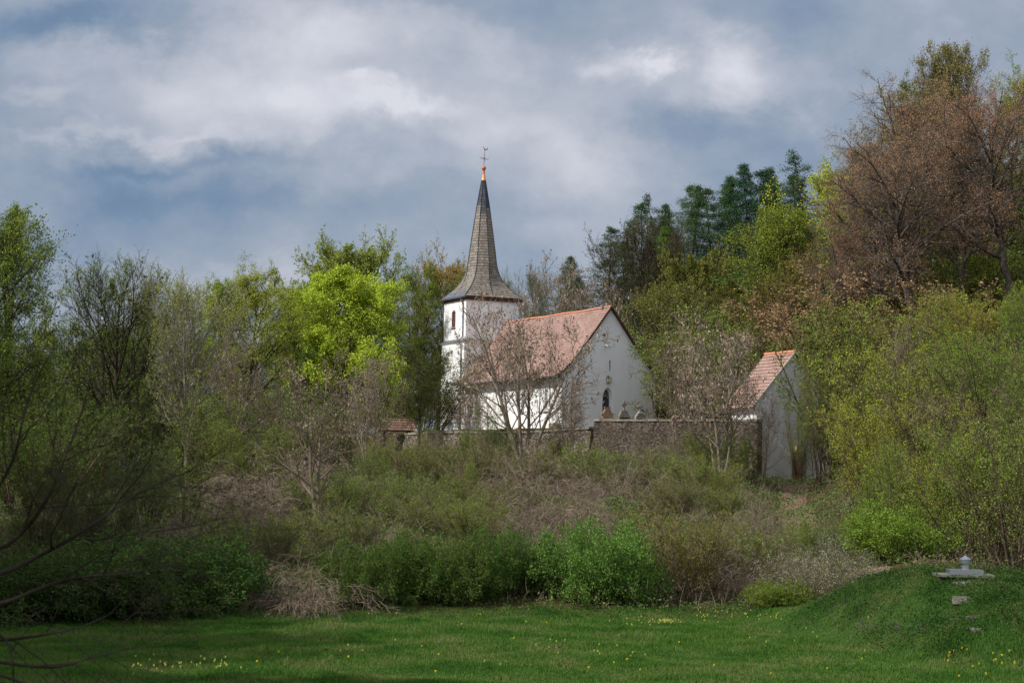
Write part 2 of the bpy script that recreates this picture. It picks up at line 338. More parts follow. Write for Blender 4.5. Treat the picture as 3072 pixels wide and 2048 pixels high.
def mk_ash(seed, H, key, stems=4, keys=1, sp=.35, bark=BARKG, tw=5, ksz=.19, nleaf=0):
    p = Plant(seed); rng = p.rng; az = np.arange(stems)*6.28/stems+rng.random(stems); tl = np.full(stems, sp); tl[0] = .06
    D = np.stack([np.cos(az)*tl, np.sin(az)*tl, np.ones(stems)], 1); P = D*np.array([.5, .5, 0])+np.array([0, 0, -.4])
    p.base(P, D, H*(.88-.12*rng.random(stems)), np.full(stems, H*.0125), K=11, gn=.07, trop=.015, tip=.15)
    p.sub(13, .18, .97, 42, .46, K=7, gn=.09, trop=.07, rr=.5, shape='taper', sides=5, angv=12)
    p.sub(6, .25, .98, 44, .48, K=5, gn=.1, trop=.09, sides=4, rmin=.024, shape='taper')
    p.sub(tw, .2, 1, 44, .5, K=4, gn=.12, trop=.12, sides=3, rmin=.015)
    p.sub(1, .3, 1, 40, .5, K=3, gn=.1, trop=.1, sides=1, rmin=.01, src=-1)
    if keys:
        pp, PL, PR, tt_ = p.lev[-2]; kk = rng.random(len(pp)) < .36; p.lev.append((pp[kk], PL[kk], PR[kk], tt_)); p.leaves(keys, ksz, spread=.02, up=0, t0=.85, asp=.42, cl=3, src=-1, hang=1.6, sv=.5); p.lev.pop()
    if nleaf: p.leaves(nleaf, .07, spread=.05, mat=1)
    store(key, p, bark, [KEYS, LEAF], H)
def mk_larch(seed, H, key, crown=.82, n1=70, drop=-.02, dens=1.0, gap=.0, top=1.):
    p = Plant(seed); p.base([0, 0, -.5], [.03, .01, 1], H*1.0, H*.013, K=10, gn=.02, tip=.06, sides=6)
    p.sub(n1, 1-crown, .995, 88, .27, K=6, gn=.07, trop=drop, rr=.35, shape='cone', sides=3, angv=14, rmin=.012, lv=.5+gap)
    p.sub(8, .12, 1, 60, .30, K=4, gn=.14, trop=-.07, sides=1, rmin=.008, flat=.22, shape='taper')
    p.sub(3, .2, 1, 45, .5, K=3, gn=.2, trop=-.16, sides=1, rmin=.005)
    p.leaves(max(1, int(4*dens)), 0.17, spread=.06, asp=.3, up=0, t0=0, cl=2, hang=.3); p.leaves(max(1, int(4*dens)), 0.17, spread=.08, asp=.36, src=-2, cl=2, up=0); p.leaves(int(3*dens), .15, spread=.08, asp=.36, src=-3, cl=2, up=0, t0=.1)
    store(key, p, BARKD, [NEEDLE], H)
def mk_hazel(seed, H, key, stems=20, rad=.9, sp=.32, leaf=.075, nl=5, bark=BARKB, lm=LEAFS, tw=(10, 5, 3), up=.015, gn=.06, ang=32, thick=1.0):
    p = Plant(seed); rng = p.rng; az = rng.random(stems)*6.283; q = np.sqrt(rng.random(stems)); P = np.stack([np.cos(az)*q*rad, np.sin(az)*q*rad, np.full(stems, -.3)], 1)
    D = np.stack([np.cos(az)*q*sp*1.3, np.sin(az)*q*sp*1.3, np.ones(stems)], 1)+rng.normal(0, .06, (stems, 3))
    p.base(P, D, H*rng.uniform(.65, 1.02, stems), H*rng.uniform(.005, .011, stems), K=8, gn=gn, trop=up, tip=.2, sides=4)
    p.sub(tw[0], .12, .98, ang, .30, K=5, gn=.09, trop=.05, sides=3, rmin=.011*thick, shape='taper')
    p.sub(tw[1], .15, 1, 40, .42, K=3, gn=.12, trop=.03, sides=1, rmin=.009*thick)
    p.sub(tw[2], .2, 1, 40, .55, K=3, gn=.12, trop=.02, sides=1, rmin=.006)
    if nl: p.leaves(nl+1, leaf*1.1, spread=.06, up=.3, keep=.7, grp=tw[2]*3); p.leaves(nl, leaf, spread=.05, src=-2, up=.3, keep=.6, grp=tw[1])
    store(key, p, bark, [lm], H, ('stems', 'foliage'))
def mk_bush(seed, H, key, stems=45, rad=.5, leaf=.085, nl=6, lm=LEAF, bark=BARKB, mats=None, droop=-.05, flat=1., wide=1.0):
    p = Plant(seed); rng = p.rng; az = rng.random(stems)*6.283; q = np.sqrt(rng.random(stems)); P = np.stack([np.cos(az)*q*rad, np.sin(az)*q*rad, np.full(stems, -.15)], 1)
    D = np.stack([np.cos(az)*q*1.25*wide, np.sin(az)*q*1.25*wide, np.ones(stems)], 1)+rng.normal(0, .1, (stems, 3))
    p.base(P, D, H*rng.uniform(.8, 1.15, stems), np.full(stems, .018), K=8, gn=.08, trop=droop, tip=.3, sides=4)
    p.sub(13, .15, .98, 50, .30, K=5, gn=.12, trop=.02, sides=3, rmin=.006, shape='taper')
    p.sub(5, .15, 1, 48, .5, K=3, gn=.15, trop=.03, sides=1, rmin=.005)
    p.leaves(nl, leaf, spread=.05, up=.5, cl=2); store(key, p, bark, mats or [lm], H, ('stems', 'foliage'))
def mk_mound(seed, H, key, canes=60, rad=.9, n2=11, n3=4, wide=1.2, nl=0):
    """arching bare canes that pile into a drooping tangle"""
    p = Plant(seed); rng = p.rng; az = rng.random(canes)*6.283; q = np.sqrt(rng.random(canes)); P = np.stack([np.cos(az)*q*rad, np.sin(az)*q*rad, np.full(canes, -.1)], 1)
    D = np.stack([np.cos(az)*.8*q*wide, np.sin(az)*.8*q*wide, np.ones(canes)*1.3], 1)+rng.normal(0, .15, (canes, 3))
    p.base(P, D, H*rng.uniform(1.1, 1.75, canes), np.full(canes, .012), K=10, gn=.07, trop=-.17, tip=.4, sides=3)
    p.sub(n2, .15, 1, 35, .32, K=6, gn=.12, trop=-.15, sides=1, rmin=.010, tip=.5)
    p.sub(n3, .1, 1, 40, .5, K=4, gn=.2, trop=-.12, sides=1, rmin=.007, tip=.5)
    if nl: p.leaves(nl, .05, spread=.06, up=.4)
    else: p.leaves(1, .035, spread=.05, up=0)
    store(key, p, BARKM, [LEAFS], H, ('canes', 'foliage'))
mk_broad(1, 17, key='beech1', leaf=.13, nl=6, flat=.6, n1=30, l1=.44)
mk_broad(2, 17, key='beech2', leaf=.12, nl=6, flat=.7, n1=34, l1=.38, ang=44, up=.09)
mk_broad(3, 15, key='maple', leaf=.155, nl=6, cl=3, kp=.85, n1=36, l1=.42, ang=58, up=.08, dens=(10, 6, 3), upn=.8, t0=.12, spread=.06, bark=BARKB)
mk_broad(4, 20, key='copper1', rr1=.78, leaf=.095, nl=3, flat=.7, n1=20, l1=.55, ang=48, up=.04, dens=(13, 8, 6), gn=.1, lean=(-.25, -.05), bark=BARKC, t0=.3, r0=.027)
mk_broad(5, 20, key='copper2', rr1=.75, leaf=.095, nl=3, flat=.8, n1=20, l1=.48, ang=42, up=.06, dens=(13, 8, 6), gn=.09, lean=(.05, 0), bark=BARKC, t0=.33, r0=.025)
mk_broad(6, 16, key='oak', leaf=.10, nl=3, flat=.8, n1=24, l1=.46, ang=50, up=.05, dens=(11, 7, 5), gn=.14, bark=BARKD)
mk_linden(11, 15, 'linden1', nl=4); mk_linden(12, 14, 'linden2', leaf=.12, nl=6, ang=38)
mk_linden(14, 15, 'dome', leaf=.13, nl=9, ang=46, up=.07); mk_linden(13, 15, 'pole', bark=BARKP, leaf=.09, nl=3, ang=22, up=.06)
mk_ash(21, 11.5, 'ash1', stems=5, sp=.42); mk_ash(22, 10, 'ash2', stems=4, sp=.35, tw=6); mk_ash(23, 10, 'ash3', stems=2, sp=.25, keys=1, ksz=.12, bark=BARKG2)
mk_larch(31, 20, 'larch1', n1=105); mk_larch(32, 19, 'larch2', crown=.78, n1=80, gap=.15, dens=.8); mk_larch(33, 18, 'larch3', crown=.7, n1=60, dens=.5, gap=.2)
mk_hazel(41, 6, 'hazel1'); mk_hazel(42, 6, 'hazel2', stems=28, rad=1.3, sp=.5, nl=6, up=-.01); mk_hazel(43, 6, 'hazel3', stems=14, rad=.7, sp=.28, nl=3, leaf=.07)
mk_hazel(44, 4, 'twiggy', stems=44, rad=1.3, sp=.6, nl=4, leaf=.065, up=-.015, tw=(9, 5, 2), thick=1.5, bark=BARKG2)
mk_bush(51, 2.8, 'bush1'); mk_bush(52, 2.8, 'bush2', stems=60, rad=.8, wide=1.2)
mk_mound(61, 2.6, 'mound1'); mk_mound(62, 2.4, 'mound2', canes=75, rad=1.3, wide=1.6, nl=1)
p = Plant(71); rng = p.rng; st = 34; az = rng.random(st)*6.283; q = np.sqrt(rng.random(st))
p.base(np.stack([np.cos(az)*q*1.0, np.sin(az)*q*.8, np.full(st, -.1)], 1), np.stack([np.cos(az)*q*1.2, np.sin(az)*q*1.1, np.ones(st)], 1)+rng.normal(0, .12, (st, 3)), 2.6*rng.uniform(.7, 1.1, st), np.full(st, .014), K=8, gn=.1, trop=-.02, tip=.3, sides=4)
p.sub(14, .2, 1, 48, .32, K=5, gn=.14, sides=3, rmin=.006); p.sub(6, .15, 1, 50, .45, K=3, gn=.15, sides=1, rmin=.005)
p.leaves(2, .034, spread=.03, mat=0, cl=2, t0=.1, keep=.7, grp=14); p.leaves(3, .04, spread=.05, mat=1, t0=.0)
store('blackthorn', p, BARKB, [BLOSSOM, LEAFS], 2.6, ('stems', 'blossom'))
prs = random.Random(5)
COUNT = [0]
def plant(key, name, X, top, d, col, label, cat, wf=1.0, group=None, rz=None, x=None, zt=None, tilt=0.0):
    me1, me2, H, nm = PROTO[key]
    if x is None: x = float(at(X, 1094, d)[0])
    if zt is None: zt = float(at(X, top, d)[2])
    g = gz(x, d); s = (zt-g)/H
    r = empty(name, (x, d, g)); r.rotation_euler = (tilt, 0, prs.uniform(0, 6.28) if rz is None else rz); r.scale = (s*wf, s*wf, s)
    tag(r, label, cat, group)
    o = link(nm[0], me1, r)
    if me2:
        o = link(nm[1], me2, r); c = [max(0, q*prs.uniform(.93, 1.07)) for q in col]; o.color = (*c, 1)
    COUNT[0] += 1
    return r
# ------------------------------------------------------------ ground
gx = np.unique(np.concatenate([np.linspace(-600, -60, 28), np.linspace(-60, 70, 261), np.linspace(70, 600, 28)]))
gy = np.unique(np.concatenate([np.linspace(-60, 30, 30), np.linspace(30, 160, 300), np.linspace(160, 290, 100), np.linspace(290, 900, 30)]))
GX, GY = np.meshgrid(gx, gy); GZ = ground(GX.ravel(), GY.ravel())
V = np.stack([GX.ravel(), GY.ravel(), GZ], 1); nx, ny = len(gx), len(gy)
ii = (np.arange(ny-1)[:, None]*nx+np.arange(nx-1)[None, :]).ravel(); Fq = np.stack([ii, ii+1, ii+nx+1, ii+nx], 1)
def groundmat():
    m, t, o = newmat('meadow and woodland soil'); g = N(t, 'ShaderNodeNewGeometry'); s = N(t, 'ShaderNodeSeparateXYZ'); t.links.new(g.outputs['Position'], s.inputs[0])
    n = noise(t, g.outputs['Position'], .9, 6, .6); n_ = noise(t, g.outputs['Position'], 6, 4, .6)
    gr = ramp(t, n.outputs[0], [(.3, (.022, .05, .012)), (.7, (.05, .10, .022))])
    so = ramp(t, n_.outputs[0], [(.3, (.045, .034, .020)), (.5, (.06, .055, .022)), (.7, (.11, .075, .045))])
    fr = M(t, 'ADD', M(t, 'MULTIPLY', M(t, 'MINIMUM', M(t, 'MAXIMUM', M(t, 'MULTIPLY', s.outputs[0], .3), -6.0), 6.0), 1.0), 58.9)
    k = M(t, 'MULTIPLY', M(t, 'SUBTRACT', s.outputs[1], fr), 1.0, clamp=True)
    x = N(t, 'ShaderNodeMix', data_type='RGBA'); t.links.new(k, x.inputs[0]); t.links.new(gr, x.inputs[6]); t.links.new(so, x.inputs[7])
    d = N(t, 'ShaderNodeBsdfDiffuse'); t.links.new(x.outputs[2], d.inputs[0]); t.links.new(d.outputs[0], o.inputs[0]); return m
tag(link('ground', mesh_np('ground', V, Fq, [groundmat()])), kind='structure')
# dirt path climbing past the mound
pp = np.array([(12.2, 58.0), (13.2, 61.5), (13.6, 65), (13.8, 69), (14.0, 75), (14.4, 85), (15.8, 100), (18.2, 118), (20.3, 131)])
tt = np.linspace(0, len(pp)-1, 90); cxp = np.interp(tt, range(len(pp)), pp[:, 0]); cyp = np.interp(tt, range(len(pp)), pp[:, 1])
ws = np.linspace(-1.0, 1.0, 7); PX = cxp[:, None]+ws[None]*(1+.15*np.sin(tt*5))[:, None]; PY = cyp[:, None]+0*ws[None]
PZ = ground(PX.ravel(), PY.ravel())+.035; V = np.stack([PX.ravel(), PY.ravel(), PZ], 1)
ii = (np.arange(89)[:, None]*7+np.arange(6)[None]).ravel(); Fq = np.stack([ii, ii+1, ii+8, ii+7], 1)
tag(link('path', mesh_np('path', V, Fq, [surf('bare earth', [(.3, (.13, .08, .055)), (.7, (.26, .17, .12))], 1.5, .95, coord='Generated')])), kind='structure')
# ------------------------------------------------------------ building materials
PLASTER = surf('white lime plaster', [(.25, (.72, .71, .69)), (.5, (.80, .795, .78)), (.8, (.84, .835, .82))], .45, .9, 0, 6, detail=8)
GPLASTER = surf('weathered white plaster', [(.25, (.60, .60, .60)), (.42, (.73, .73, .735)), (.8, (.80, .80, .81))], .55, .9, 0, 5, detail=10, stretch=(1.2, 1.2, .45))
HPLASTER = surf('blotchy grey plaster', [(.25, (.44, .44, .435)), (.45, (.60, .60, .60)), (.8, (.72, .72, .725))], .7, .9, 0, 5, detail=9, stretch=(1, 1, .5))  # a step darker than the other plaster, blotched by noise
LEAD = surf('zinc sheet', [(.3, (.17, .19, .21)), (.7, (.27, .29, .31))], 2, .45, metal=.6)
ZINC = surf('grey zinc pipe', [(.3, (.13, .14, .16)), (.7, (.19, .20, .22))], 2, .5, metal=.5)
BROWN = surf('dark brown boards', [(.3, (.035, .014, .010)), (.7, (.065, .028, .02))], 4, .7, stretch=(1, 1, 8))
RUST = surf('red brown louvres', [(.3, (.17, .085, .06)), (.7, (.26, .14, .105))], 5, .7)
DARK = surf('dark void', [(.3, (.012, .011, .012)), (.7, (.02, .02, .02))], 4, .9)
GLASS = surf('leaded glass', [(.3, (.02, .025, .035)), (.7, (.06, .075, .095))], 5, .18, spec=.6)
COPPER = surf('copper sheet', [(.3, (.62, .20, .09)), (.55, (.80, .34, .16)), (.8, (.55, .16, .08))], 5, .38, metal=.75)
COPPERD = surf('dull copper ball', [(.3, (.40, .11, .07)), (.7, (.52, .20, .12))], 5, .55, metal=.3)
IRON = surf('rusty iron', [(.3, (.13, .05, .035)), (.7, (.22, .10, .07))], 6, .7)
GOLD = surf('gilt metal', [(.3, (.30, .22, .08)), (.7, (.42, .33, .14))], 6, .45, metal=.5)
RIDGE = surf('orange ridge tiles', [(.3, (.48, .17, .085)), (.7, (.62, .27, .15))], 3, .8)
SAND = surf('brown sandstone', [(.3, (.16, .10, .06)), (.7, (.32, .22, .14))], 4, .9, .4)
GREYST = surf('grey limestone', [(.3, (.13, .12, .095)), (.7, (.26, .24, .20))], 5, .9, .4)
PALEST = surf('pale grey stone', [(.3, (.17, .165, .155)), (.7, (.33, .32, .30))], 5, .9, .3)
BLACKP = surf('black inscription plate', [(.3, (.012, .012, .014)), (.7, (.025, .025, .03))], 5, .25, spec=.6)
GILT = surf('gilt lettering', [(.3, (.30, .20, .06)), (.7, (.42, .28, .10))], 6, .5)
PINK = surf('pink sandstone', [(.3, (.48, .22, .16)), (.7, (.60, .33, .26))], 3, .9)
CAMW = surf('white plastic', [(.3, (.55, .55, .55)), (.7, (.66, .66, .66))], 3, .4)
def tiles(name, stops, bw, bh, mortar=.03, var=.35, off=.5, dark=.35, n2s=.5, tint=None):
    """roof covering laid by UV in metres: each tile its own tone"""
    m, t, o = newmat(name); c = N(t, 'ShaderNodeTexCoord'); b = N(t, 'ShaderNodeTexBrick'); t.links.new(c.outputs['UV'], b.inputs[0])
    b.inputs['Scale'].default_value = 1; b.inputs['Brick Width'].default_value = bw; b.inputs['Row Height'].default_value = bh; b.inputs['Mortar Size'].default_value = mortar; b.offset = off
    b.inputs['Color1'].default_value = (0, 0, 0, 1); b.inputs['Color2'].default_value = (1, 1, 1, 1); b.inputs['Mortar'].default_value = (.5, .5, .5, 1); b.inputs['Mortar Smooth'].default_value = .3
    n = noise(t, c.outputs['Object'], n2s, 6, .6); f = M(t, 'ADD', M(t, 'MULTIPLY', b.outputs['Color'], var), M(t, 'MULTIPLY', n.outputs[0], 1-var))
    col = ramp(t, f, stops); dk = M(t, 'SUBTRACT', 1.0, M(t, 'MULTIPLY', b.outputs['Fac'], 1-dark))
    x = N(t, 'ShaderNodeMix', data_type='RGBA', blend_type='MULTIPLY'); x.inputs[0].default_value = 1; t.links.new(col, x.inputs[6]); t.links.new(dk, x.inputs[7])
    p = N(t, 'ShaderNodeBsdfPrincipled'); t.links.new(x.outputs[2], p.inputs['Base Color']); p.inputs['Roughness'].default_value = .75; p.inputs['Specular IOR Level'].default_value = .35
    t.links.new(p.outputs[0], o.inputs[0]); return m
TILE = tiles('salmon clay tiles', [(.15, (.25, .14, .11)), (.45, (.345, .21, .168)), (.8, (.43, .295, .245))], .19, .28, .016, .38)
TILEB = tiles('brown weathered tiles', [(.15, (.10, .05, .035)), (.45, (.18, .095, .07)), (.8, (.26, .15, .11))], .2, .3, .02, .5)
SLATE = tiles('stone slates', [(.2, (.12, .105, .088)), (.45, (.19, .165, .137)), (.8, (.28, .245, .205))], .28, .28, .022, .45)
SLATED = tiles('blue slates', [(.2, (.03, .036, .046)), (.45, (.055, .065, .08)), (.8, (.10, .11, .125))], .3, .28, .02, .5)
SLATEN = tiles('new blue slates', [(.2, (.09, .105, .13)), (.45, (.14, .16, .19)), (.8, (.20, .22, .25))], .22, .3, .02, .4)
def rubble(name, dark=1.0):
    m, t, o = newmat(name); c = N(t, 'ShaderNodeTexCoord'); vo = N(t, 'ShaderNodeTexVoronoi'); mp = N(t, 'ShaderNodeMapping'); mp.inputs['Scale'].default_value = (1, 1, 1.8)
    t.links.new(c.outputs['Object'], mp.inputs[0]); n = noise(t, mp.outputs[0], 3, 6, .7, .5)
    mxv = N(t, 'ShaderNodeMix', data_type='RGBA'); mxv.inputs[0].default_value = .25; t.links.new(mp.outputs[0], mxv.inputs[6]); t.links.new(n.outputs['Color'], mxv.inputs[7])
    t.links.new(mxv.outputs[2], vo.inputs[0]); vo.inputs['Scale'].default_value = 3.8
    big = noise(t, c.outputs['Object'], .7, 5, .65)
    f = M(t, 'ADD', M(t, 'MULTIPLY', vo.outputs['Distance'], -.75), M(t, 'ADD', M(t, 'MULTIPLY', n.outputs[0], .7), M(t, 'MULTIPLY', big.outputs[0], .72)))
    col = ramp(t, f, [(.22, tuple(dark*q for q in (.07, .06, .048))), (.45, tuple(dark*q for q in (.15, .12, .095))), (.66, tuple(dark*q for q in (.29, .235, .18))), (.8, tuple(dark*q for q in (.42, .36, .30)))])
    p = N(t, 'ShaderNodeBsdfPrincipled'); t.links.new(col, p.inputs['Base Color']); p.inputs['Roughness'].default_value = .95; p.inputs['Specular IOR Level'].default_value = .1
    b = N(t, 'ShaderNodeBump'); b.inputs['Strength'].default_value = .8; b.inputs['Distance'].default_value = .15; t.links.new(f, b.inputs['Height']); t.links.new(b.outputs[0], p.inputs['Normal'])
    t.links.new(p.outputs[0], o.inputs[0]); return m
RUB = rubble('lime rubble masonry', 1.1); RUBD = rubble('shade-darkened rubble masonry', .6)  # RUBD: same masonry darkened, the wall's shade put into its colour
COPING = surf('weathered coping slabs', [(.3, (.12, .11, .09)), (.7, (.30, .275, .23))], 2, .95, .6, 9)
# ------------------------------------------------------------ church
import bmesh
def holed(name, outer, holes, fn, mats, parent, depth=.3, shrink=1.0):
    """wall face with real openings; fn(u, v, d) -> point, d = depth into the wall"""
    bm = bmesh.new(); rings = []
    for lp in [outer]+holes:
        vs_ = [bm.verts.new(fn(a, b, 0)) for a, b in lp]; rings.append(vs_)
        for i in range(len(vs_)): bm.edges.new((vs_[i], vs_[(i+1) % len(vs_)]))
    bmesh.ops.triangle_fill(bm, edges=bm.edges[:], use_beauty=True, use_dissolve=False)
    for lp, vs_ in zip(holes, rings[1:]):
        cu = sum(a for a, b in lp)/len(lp); cv = sum(b for a, b in lp)/len(lp)
        ins = [bm.verts.new(fn(cu+(a-cu)*shrink, cv+(b-cv)*(1-(1-shrink)*.5), depth)) for a, b in lp]
        for i in range(len(vs_)): bm.faces.new((vs_[i], vs_[(i+1) % len(vs_)], ins[(i+1) % len(ins)], ins[i]))
    bmesh.ops.recalc_face_normals(bm, faces=bm.faces)
    me = bpy.data.meshes.new(name); bm.to_mesh(me); bm.free()
    for m in mats: me.materials.append(m)
    return link(name, me, parent)
def arch(c, z0, w, h, n=5):
    """pointed arch outline"""
    pts = [(c-w/2, z0), (c+w/2, z0)]; hs = h-w*.95
    for i in range(n+1):
        a = i/n; pts.append((c+w/2-w/2*(1-math.cos(a*1.25))/(1-math.cos(1.25)), z0+hs+w*.95*math.sin(a*1.25)/math.sin(1.25)))
    for i in range(n-1, -1, -1): q = pts[2+i]; pts.append((2*c-q[0], q[1]))
    return pts
A0 = at(1825/1.3061, 1360/1.3061, 167.0)
CHX, CHY = float(A0[0]), 167.0
ch = empty('church', (CHX, CHY, 8.3), R(27))
tag(ch, 'small white plastered church with salmon tiled nave and tall slated spire', 'church')
LN, HW, HE, HR = 21.0, 4.9, 6.05, 11.85            # nave length, half width, eave and ridge heights above z=8.3
prof = [(0, HR), (2.27, HR-2.98), (3.9, HR-5.0), (4.95, HR-6.05), (5.75, HR-6.55)]
def rz_(u_):
    return float(np.interp(abs(u_), [p[0] for p in prof], [p[1] for p in prof]))
# gable wall (faces the camera): pointed window, slit
gab = [(-HW, -1), (HW, -1), (HW, rz_(HW)-.12), (3.9, rz_(3.9)-.12), (2.27, rz_(2.27)-.12), (0, HR-.12), (-2.27, rz_(2.27)-.12), (-3.9, rz_(3.9)-.12), (-HW, rz_(HW)-.12)]
win = arch(-.12, 1.45, 1.12, 3.0); slit = [(-.02, 5.95), (.16, 5.95), (.16, 6.92), (-.02, 6.92)]
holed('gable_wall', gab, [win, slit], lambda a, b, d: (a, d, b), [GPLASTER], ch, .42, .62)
mb = MB(); inner = arch(-.12, 1.6, .74, 2.75); mb.face([(a, .40, b) for a, b in inner]); wo_ = mb.build('window', GLASS, ch)
mb = MB()
for k in range(7): z = 1.75+k*.36; mb.box(-.44, .2, .37, .39, z, z+.025)
mb.box(-.135, -.105, .35, .37, 1.6, 4.2); mb.build('glazing_bar', IRON, wo_)
mb = MB(); mb.box(-.06, .2, .40, .44, 5.9, 6.97); mb.build('slit_opening', DARK, ch)
# side walls and back
SW = [(3.0, 2.2, .55, 2.0), (7.6, 2.2, .55, 2.0), (12.0, 2.2, .6, 2.2), (17.6, 1.9, .62, 2.4)]
hs = [[(a-w/2, z), (a+w/2, z), (a+w/2, z+h), (a-w/2, z+h)] for a, z, w, h in SW]
holed('south_wall', [(0, -1.5), (LN, -1.5), (LN, rz_(HW)-.12), (0, rz_(HW)-.12)], hs, lambda a, b, d: (-HW+d, a, b), [PLASTER], ch, .3, .85)
for a, z, w, h in SW:
    mb = MB(); mb.box(-HW+.26, -HW+.29, a-w/2, a+w/2, z, z+h); q = mb.build('side_window', GLASS, ch)
    mb = MB(); mb.box(-HW-.1, -HW+.05, a-w/2-.12, a+w/2+.12, z-.12, z-.003); mb.build('sill', GREYST, q)
mb = MB(); mb.face([(HW, 0, -1.5), (HW, LN, -1.5), (HW, LN, rz_(HW)-.12), (HW, 0, rz_(HW)-.12)])
mb.face([(p[0], LN, p[1]) for p in gab]); mb.build('nave_wall', PLASTER, ch)
mb = MB(); mb.box(-HW-.55, -HW-.003, .1, 1.4, -1.2, 1.05); mb.build('buttress', SAND, ch)
# roof: real courses, each with its own drip edge
mb = MB(); Y0, Y1 = -.32, LN+.55
segs = [(np.array(prof[i]), np.array(prof[i+1])) for i in range(len(prof)-1)]
for sgn in (-1, 1):
    dist = 0
    for a, b in segs:
        L_ = np.linalg.norm(b-a); n = max(1, int(round(L_/.28))); nn = np.array([-(b-a)[1], (b-a)[0]])/L_
        if nn[1] < 0: nn = -nn
        for k in range(n):
            p, q = a+(b-a)*k/n, a+(b-a)*(k+1)/n; p2, q2 = p+nn*.01, q+nn*.05
            P = lambda c, y: (sgn*c[0], y, c[1]); d0, d1 = dist+L_*k/n, dist+L_*(k+1)/n; K = 12
            for j in range(K):
                y0, y1 = Y0+(Y1-Y0)*j/K, Y0+(Y1-Y0)*(j+1)/K; w0, w1 = [.018*math.sin(y_*1.7+d1*2.3)+.014*math.sin(y_*.6+d1) for y_ in (y0, y1)]
                mb.face([P(p2, y0), P(p2, y1), P(q2+nn*w1, y1), P(q2+nn*w0, y0)], 0, [(y0, d0), (y1, d0), (y1, d1), (y0, d1)])
                mb.face([P(q2+nn*w0, y0), P(q2+nn*w1, y1), P(q-nn*.01, y1), P(q-nn*.01, y0)], 1)
        dist += L_
rf = mb.build('roof', [TILE, BROWN], ch)
mb = MB()
for k in range(56): y = Y0+.02+k*(Y1-Y0)/56; mb.prism([(.17*math.cos(t_), .14*math.sin(t_)) for t_ in np.linspace(0, math.pi, 8)], y, y+(Y1-Y0)/56*1.12, lambda a, b, t_: (a, t_, HR-.05+b+.025*math.sin(t_*.9)-.05*math.sin((t_+.3)/21.9*3.14159)))
mb.build('ridge_tiles', RIDGE, rf)
mb = MB()
for sgn in (-1, 1):
    pr = [(sgn*p[0], p[1]) for p in prof]
    for i in range(len(pr)-1):
        (a, b), (c, d) = pr[i], pr[i+1]
        for (ya, yb, t1, t2) in ((-.36, -.325, .05, -.20), (-.30, .0, -.03, -.14), (LN+.02, LN+.58, -.03, -.14)):
            mb.prism([(a, b+t1), (c, d+t1), (c, d+t2), (a, b+t2)], ya, yb, lambda u_, v_, t_: (u_, t_, v_))
    mb.box(min(sgn*4.9, sgn*5.7), max(sgn*4.9, sgn*5.7), .01, LN, rz_(5.7)-.16, rz_(5.7)-.10)
mb.build('verge_board', BROWN, rf)
for sgn in (-1, 1):
    mb = MB(); mb.tube([(sgn*5.82, -.34, rz_(5.75)-.03), (sgn*5.82, LN+.55, rz_(5.75)-.06)], .085, 8); mb.build('gutter', ZINC, rf)
mb = MB(); mb.box(-.16, .16, .25, .62, HR-.02, HR+.36); mb.box(-.34, -.05, .85, 1.2, HR-.2, HR+.2); mb.build('ridge_stone', GREYST, rf)
# things on the gable
mb = MB(); mb.box(-.72, -.32, -.10, 0, 8.62, 9.05); bx = mb.build('alarm_box', CAMW, ch)
mb = MB(); mb.box(-.76, -.42, -.015, 0, 9.055, 9.32); mb.build('brick_patch', SAND, ch)
mb = MB(); mb.tube([(-.45, -.02, 8.30), (-.5, -.24, 8.2)], .05, 8); mb.tube([(-.62, -.26, 8.25), (-.36, -.42, 8.17)], .1, 10); mb.build('security_camera', CAMW, ch)
mb = MB(); mb.box(-.30, .02, -.30, -.03, 4.92, 5.30); lm = mb.build('wall_lantern', surf('frosted lamp glass', [(.3, (.62, .50, .27)), (.7, (.74, .62, .36))], 4, .3), ch)
mb = MB(); mb.box(-.34, .06, -.34, 0, 5.30, 5.34); mb.box(-.32, .04, -.32, -.01, 4.88, 4.92)
for a in (-.32, .01):
    for b in (-.32, -.04): mb.box(a, a+.03, b, b+.03, 4.9, 5.3)
mb.box(-.26, -.1, -.2, -.05, 5.34, 5.48); mb.build('lamp_frame', LEAD, lm)
# tower
TX0, TX1, TY0, TY1 = -4.55, 1.45, LN+.02, LN+5.25; ZB, ZT = 9.85, 14.2
lou = [( -(TY1-TY0)*.0+2.2, 0)]
def twall(name, x0, x1, y0, y1, z0, z1, holes, mat):
    o_ = holed(name, [(y0, z0), (y1, z0), (y1, z1), (y0, z1)], holes, lambda a, b, d: (x0+d, a, b), [mat], ch, .25, .95); mb = MB()
    mb.face([(x0, y0, z0), (x1, y0, z0), (x1, y0, z1), (x0, y0, z1)]); mb.face([(x1, y0, z0), (x1, y1, z0), (x1, y1, z1), (x1, y0, z1)]); mb.face([(x0, y1, z0), (x1, y1, z0), (x1, y1, z1), (x0, y1, z1)])
    mb.build(name, mat, ch); return o_
LY, LZ0, LZ1, LWd = TY0+2.85, 11.2, 12.85, .85
lo_ = [(LY-LWd/2, LZ0), (LY+LWd/2, LZ0), (LY+LWd/2, LZ1), (LY, LZ1+.22), (LY-LWd/2, LZ1)]
twall('tower_wall', TX0, TX1, TY0, TY1, ZB, ZT, [lo_], PLASTER)
twall('tower_base_wall', TX0-.13, TX1+.13, TY0-.015, TY1+.13, -1.5, ZB-.3, [[(LY-.15, 8.3), (LY+.15, 8.3), (LY+.15, 8.9), (LY-.15, 8.9)]], PLASTER)
mb = MB(); mb.box(TX0+.2, TX0+.24, LY-.6, LY+.6, LZ0-.1, LZ1+.3); mb.build('louvre_backing', DARK, ch)
mb = MB()
